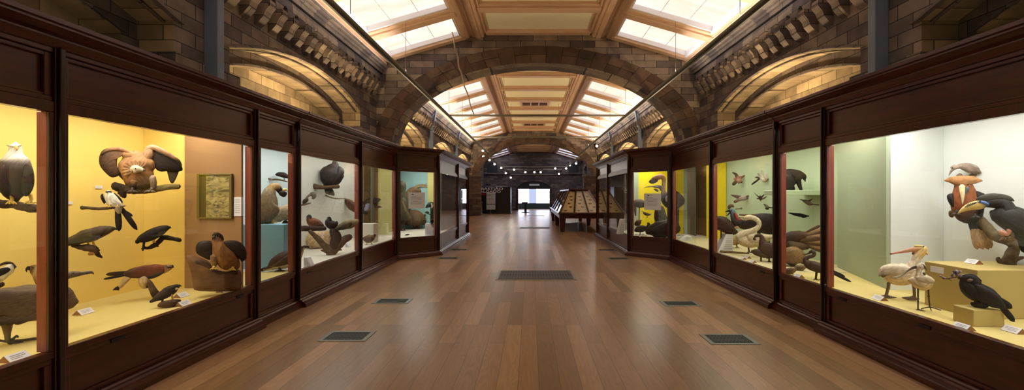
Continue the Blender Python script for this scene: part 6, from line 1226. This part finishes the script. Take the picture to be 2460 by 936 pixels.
SP = [(1160, 361, 29.5, 'topmost lit spotlight on the left arm'), (1161, 375, 31.5, 'lit spotlight second from top on the left arm'), (1176, 384, 33.0, 'bright spotlight third down the left arm'), (1188, 394, 34.3, 'bright spotlight fourth down the left arm'), (1204, 403, 35.2, 'bright spotlight where the left arm meets the cross bars'), (1215, 415, 36.6, 'lower spotlight below the left corner of the frame'), (1227, 426, 37.3, 'lowest spotlight at the left end of the bottom bar'), (1235, 407, 35.4, 'spotlight near the left end of the cross bar'), (1262, 413, 36.2, 'very bright spotlight left of centre on the cross bar'), (1284, 413, 36.3, 'wide bright spotlight at the centre of the cross bar'), (1299, 413, 36.3, 'spotlight just right of centre on the cross bar'), (1334, 404, 35.4, 'dim spotlight near the right end of the cross bar'), (1360, 404, 35.3, 'bright spotlight where the right arm meets the cross bars'), (1369, 396, 34.6, 'bright spotlight second up the right arm'), (1384, 392, 34.0, 'bright spotlight third up the right arm'), (1398, 377, 32.5, 'dim spotlight high on the right arm'), (1343, 417, 36.8, 'lower spotlight below the right corner of the frame'), (1434, 350, 29.0, 'topmost spotlight on the right arm')]
for i, (px, py, Y, lb) in enumerate(SP):
    spot(px, py, Y, (.25 if px < 1280 else -.25, -.75, -.55), lb)
# hanging cord
m = M(); P0 = ray(1086, 78, 11.9); P1 = ray(1107, 175, 12.35); P2 = ray(1138, 276, 15.9)
pts = [P0.lerp(P1, i / 8) for i in range(8)] + [P1.lerp(P2, i / 8) for i in range(9)]
m.tube([p + Vector((.02 * math.sin(i * 1.7), 0, .015 * math.cos(i * 2.3))) for i, p in enumerate(pts)], .022, 6)
one('hanging_cord', 'pale cord hanging from the left skylight beam down to the cross rail', 'cord', m, plain('pale_cord', rgb(176, 160, 140), .7, .2), P0)
# ================================================================ PYRAMID SPECIMEN TABLE
TX, TY0, TY1, EX0, EX1, EZ, RGZ = 2.08, 17.6, 25.0, 1.14, 3.02, .79, 1.78
t = thing('specimen_table', 'dark wooden table with a roof-shaped glazed top, right of the aisle', 'display table', (TX, 21.3, 0)); o = t.location.copy()
m = M(); m.box(EX0, EX1, TY0, TY1, EZ - .22, EZ - .02); m.box(EX0 - .05, EX1 + .05, TY0 - .04, TY1 + .04, EZ - .05, EZ); tb = m.build('apron', MAHOG_X, t, o, bev=.015)
for x in (EX0 + .14, EX1 - .14):
    for y in (TY0 + .15, (TY0 + TY1) / 2, TY1 - .15):
        m = M(); m.hexa([(x - .09, y - .06, 0), (x + .09, y - .06, 0), (x + .09, y + .06, 0), (x - .09, y + .06, 0), (x - .14, y - .09, EZ - .22), (x + .14, y - .09, EZ - .22), (x + .14, y + .09, EZ - .22), (x - .14, y + .09, EZ - .22)]); m.build('leg', MAHOG, t, o, bev=.01)
R0, R1 = TY0 + 1.0, TY1 - 1.0
def tri(p, q, f): return tuple(a * (1 - f) + b * f for a, b in zip(p, q))
BOARD = plain('specimen_board', rgb(214, 196, 150), .7, .2, var=.08); MOTH = plain('brown_specimen', rgb(70, 56, 40), .7, .2)
rr = random.Random(11)
def facet(a, b, c, d, name):
    """a,b eave; c,d ridge (c above b, d above a): board, specimens, glass, bars"""
    A_, B_, C_, D_ = map(Vector, (a, b, c, d)); n = (B_ - A_).cross(D_ - A_).normalized()
    if n.z < 0: n = -n
    for nm, mat, off, th in (('specimen_board', BOARD, -.10, .02), ('glass_pane', GLASS, 0, .006)):
        m = M(); m.hexa([p + n * off for p in (A_, B_, C_, D_)] + [p + n * (off + th) for p in (A_, B_, C_, D_)]); m.build(nm, mat, t, o)
    m = M()
    for p, q in ((A_, B_), (B_, C_), (C_, D_), (D_, A_)): m.tube([p + n * .01, q + n * .01], .035, 6, smooth=False)
    m.build('glazing_bar', MAHOG, t, o)
    if name == 'n':
        for k in range(5):
            u, v = (.32, .66, .45, .6, .5)[k], .16 + .15 * k; ea = A_.lerp(B_, u); f_ = D_.lerp(C_, u); p = ea.lerp(f_, v) - n * .072; w_ = (B_ - A_).normalized() * .075; h_ = (f_ - ea).normalized() * .05
            q = M(); q.add([p + h_ * .3, p + w_ + h_, p + w_ * .6 - h_ * .6, p - w_ * .6 - h_ * .6, p - w_ + h_, p + n * .02], [(0, 1, 2), (0, 2, 3), (0, 3, 4), (5, 2, 1), (5, 3, 2), (5, 4, 3), (5, 1, 0), (5, 0, 4)]); q.tube([p - h_ * .7, p + h_ * .6], .012, 6)
            one('moth_specimen', 'brown moth pinned on a cream board in the end face of the roof-shaped glazed table', 'specimen', q, MOTH, p, 'moths in the roof-shaped table')
xs = [EX0 + .02 + (EX1 - EX0 - .04) * i / 3 for i in range(4)]; rx = [TX - .42 + .84 * i / 3 for i in range(4)]
for i in range(3): facet((xs[i], TY0, EZ), (xs[i + 1], TY0, EZ), (rx[i + 1], R0, RGZ), (rx[i], R0, RGZ), 'n')
for i in range(4):
    y = lambda k: TY0 + (TY1 - TY0) * k / 4; r_ = lambda k: R0 + (R1 - R0) * k / 4
    facet((EX0, y(i), EZ), (EX0, y(i + 1), EZ), (TX - .42, r_(i + 1), RGZ), (TX - .42, r_(i), RGZ), 'l'); facet((EX1, y(i), EZ), (EX1, y(i + 1), EZ), (TX + .42, r_(i + 1), RGZ), (TX + .42, r_(i), RGZ), 'r')
m = M(); m.box(TX - .46, TX + .46, R0 - .05, R1 + .05, RGZ - .02, RGZ + .05); m.build('ridge_cap', MAHOG_X, t, o, bev=.01)
m = M(); m.hexa([(EX0, TY1, EZ), (EX1, TY1, EZ), (EX1, TY1 - .02, EZ), (EX0, TY1 - .02, EZ), (TX - .42, R1, RGZ), (TX + .42, R1, RGZ), (TX + .42, R1 - .02, RGZ), (TX - .42, R1 - .02, RGZ)]); m.build('end_panel', MAHOG, t, o)
# ================================================================ EXHIBITION KIOSK AT THE FAR END
KY = 34.0
kx0, kx1, kz = -4.55, -1.72, 2.22
t = thing('exhibition_kiosk', 'black exhibition kiosk with white serif title at the far left', 'kiosk', ((kx0 + kx1) / 2, KY + .7, 0)); o = t.location.copy()
m = M(); m.box(kx0, kx1, KY, KY + 1.6, 0, kz); m.box(kx0 - .03, kx1 + .03, KY - .03, KY + 1.63, 0, .08); m.build('carcass', plain('kiosk_black', rgb(16, 18, 24), .4, .5, var=.05), t, o, bev=.02)
def letters(txt, x, z, h, mat, nm, sx=1.0):
    cu = bpy.data.curves.new(nm, 'FONT'); cu.body = txt; cu.size = h; cu.extrude = .012; cu.offset = .006; cu.space_character = 1.0
    ob = bpy.data.objects.new(nm, cu); COL.objects.link(ob); ob.rotation_euler = (PI / 2, 0, 0); ob.scale = (sx, 1, 1)
    dg = bpy.context.evaluated_depsgraph_get(); dg.update(); me = bpy.data.meshes.new_from_object(ob.evaluated_get(dg)); bpy.data.objects.remove(ob)
    me.materials.clear(); me.materials.append(mat); mo = bpy.data.objects.new(nm, me); COL.objects.link(mo); mo.parent = t
    mo.rotation_euler = (PI / 2, 0, 0); mo.scale = (sx, 1, 1); mo.location = (x - o.x, KY - .014 - o.y, z - o.z); return mo
def fit(ob, x0, x1):
    xs_ = [v.co.x for v in ob.data.vertices]; w = (max(xs_) - min(xs_)); ob.scale[0] = (x1 - x0) / w; ob.location.x = x0 - min(xs_) * ob.scale[0] - o.x
zz = lambda py: CAM.z - (py - VY) * KY / F
xx = lambda px: CAM.x + (px - VX) * KY / F
a = letters('SEBASTIÃO', xx(1143), zz(455.5), .27, CARD, 'title_lettering'); fit(a, xx(1142.5), xx(1208.5))
a = letters('SALGADO', xx(1150), zz(462.2), .27, CARD, 'title_lettering'); fit(a, xx(1147), xx(1203))
m = M(); m.box(xx(1156), xx(1167), KY - .012, KY - .002, zz(468), zz(464.8)); m.build('red_strip', paint('kiosk_red', 170, 30, 40), t, o)
t = thing('poster_stand', 'tall white poster panel on a slim post before the black kiosk', 'poster stand', (xx(1179), KY - .5, 0)); o = t.location.copy(); yk = KY - .5; kk = yk / F
m = M(); m.box(CAM.x + (1168.5 - VX) * kk, CAM.x + (1190 - VX) * kk, yk, yk + .05, CAM.z - (503 - VY) * kk, CAM.z - (462 - VY) * kk); m.build('poster', plain('poster_pale', rgb(196, 206, 220), .4, .4), t, o, bev=.006)
m = M(); m.box(CAM.x + (1168.5 - VX) * kk, CAM.x + (1190 - VX) * kk, yk - .008, yk, CAM.z - (490.5 - VY) * kk, CAM.z - (489 - VY) * kk); m.build('dividing_bar', INKD, t, o)
m = M()
for r in range(5): m.box(CAM.x + (1172 - VX) * kk, CAM.x + ((1186 - (r % 2) * 3) - VX) * kk, yk - .006, yk, CAM.z - (467 + r * 3.2 - VY) * kk, CAM.z - (466 + r * 3.2 - VY) * kk)
m.build('print', INK, t, o)
m = M(); xm = CAM.x + (1178 - VX) * kk; m.tube([(xm, yk + .06, 0), (xm, yk + .06, .5)], .04, 8); m.lathe((xm, yk + .06, 0), [(.3, 0), (.3, .02), (.06, .04)], 16); m.build('post', STEEL, t, o)
# barrier posts by the bright doorway
for i, (px, lb) in enumerate(((1262.5, 'dark waist-high barrier post standing before the bright doorway'),)):
    yy_ = 36.0; x = CAM.x + (px - VX) * yy_ / F; t = thing('barrier_post', lb, 'barrier post', (x, yy_, 0)); o = t.location.copy()
    m = M(); m.lathe((x, yy_, 0), [(.36, 0), (.36, .03), (.08, .06), (.06, .08)], 18); m.build('base', DARKIRON, t, o)
    m = M(); m.box(x - .1, x + .1, yy_ - .05, yy_ + .05, .06, .8); m.build('post', DARKIRON, t, o, bev=.01)
    m = M(); m.box(x - .32, x + .2, yy_ - .08, yy_ + .08, .78, .92); m.build('head', DARKIRON, t, o, bev=.02)
t = thing('barrier_post', 'slim pale barrier post left of the poster stand', 'barrier post', (xx(1160), 33.2, 0)); o = t.location.copy()
m = M(); m.lathe((o.x, o.y, 0), [(.3, 0), (.3, .03), (.05, .06), (.05, .9), (.09, .92), (.09, .98)], 14); m.build('post', STEEL, t, o)
# ================================================================ LIGHT AND CAMERA
def area(name, loc, sx, sy, power, col, rot=(0, 0, 0), spread=PI):
    l = bpy.data.lights.new(name, 'AREA'); l.shape = 'RECTANGLE'; l.size = sx; l.size_y = sy; l.energy = power; l.color = col; l.spread = spread
    o = bpy.data.objects.new(name, l); COL.objects.link(o); o.location = loc; o.rotation_euler = rot; return o
WARM = (1.0, .93, .80); NEUT = (1.0, .96, .90); GOLD = (1.0, .70, .36)
for s, y0, y1, p, col in ((-1, -3, 2.9, 62, WARM), (-1, 2.95, 4.85, 30, WARM), (-1, 5.1, 7.9, 34, NEUT), (-1, 8.1, 10.9, 26, NEUT), (1, -3, 2.8, 52, NEUT), (1, 2.85, 4.75, 33, NEUT), (1, 5.0, 7.8, 36, WARM), (1, 8.0, 10.1, 24, WARM)):
    area('case_tube', (s * 3.85, (y0 + y1) / 2, 2.53), .5, y1 - y0, p, col)
for s, p, q in ((-1, 30, 3), (1, 28, 3)):
    area('case_tube', (s * 3.35, 12.1, 2.53), 1.0, 1.6, p, NEUT); area('case_tube', (s * 3.3, 14.7, 2.53), .8, 2.4, q, NEUT)
for s in (-1, 1):                              # lamps lying on the case roofs that wash the blind arches
    for y in (2.95, 8.85, 15.75, 22.1, 28.4):
        l = bpy.data.lights.new('arch_uplight', 'AREA'); l.shape = 'RECTANGLE'; l.size = .12; l.size_y = 1.5; l.energy = 160 if y > 13 else 100 if y > 5 else 7; l.color = (1, .75, .43)
        o = bpy.data.objects.new('arch_uplight', l); COL.objects.link(o)
        o.location = (XR + s * (HW - .04), y, 2.82); o.rotation_euler = (0, PI, 0)
for x, s in ((LX, -1), (RX_, 1)):              # added fill lights along the rails to brighten the ceiling
    for y0, y1 in ((1.5, 12.0), (13.8, 30.5)):
        area('ceiling_fill', (x, (y0 + y1) / 2, RZ + .06), .05, y1 - y0, (7.0 if y0 < 5 else 18.0) * (y1 - y0), (1, .95, .88), (0, PI - s * -.78, 0), 1.25)
for px, py, Y, _ in SP[2:]:                     # the beams of the far spotlights
    if px in (1334, 1398, 1284, 1176, 1215): continue
    l = bpy.data.lights.new('spot_beam', 'SPOT'); l.energy = 45; l.spot_size = 1.3; l.spot_blend = .6; l.shadow_soft_size = .08; l.color = (1, .93, .82)
    o = bpy.data.objects.new('spot_beam', l); COL.objects.link(o); d = Vector((.25 if px < 1280 else -.25, -.75, -.55)).normalized(); o.location = ray(px, py, Y) + d * .06
    o.rotation_euler = d.to_track_quat('-Z', 'Y').to_euler()
W = bpy.data.worlds.new('world'); SC.world = W; W.use_nodes = True
W.node_tree.nodes['Background'].inputs[0].default_value = (.5, .6, .8, 1); W.node_tree.nodes['Background'].inputs[1].default_value = 0.05
cd = bpy.data.cameras.new('camera'); cam = bpy.data.objects.new('camera', cd); COL.objects.link(cam)
cam.location = CAM; cam.rotation_euler = (PI / 2, 0, 0)
cd.sensor_fit = 'HORIZONTAL'; cd.sensor_width = 36; cd.lens = F / 2460 * 36; cd.shift_x = -(VX - 1230) / 2460; cd.shift_y = (VY - 468) / 2460
cd.clip_end = 200; cd.clip_start = .05
SC.camera = cam
SC.view_settings.view_transform = 'Standard'; SC.view_settings.look = 'None'; SC.view_settings.gamma = 1; SC.view_settings.use_curve_mapping = False
SC.view_settings.exposure = 0.0
SC.cycles.use_denoising = True
try: SC.cycles.denoiser = 'OPENIMAGEDENOISE'
except Exception: pass
SC.cycles.max_bounces = 10; SC.cycles.transparent_max_bounces = 16; SC.cycles.sample_clamp_indirect = 8
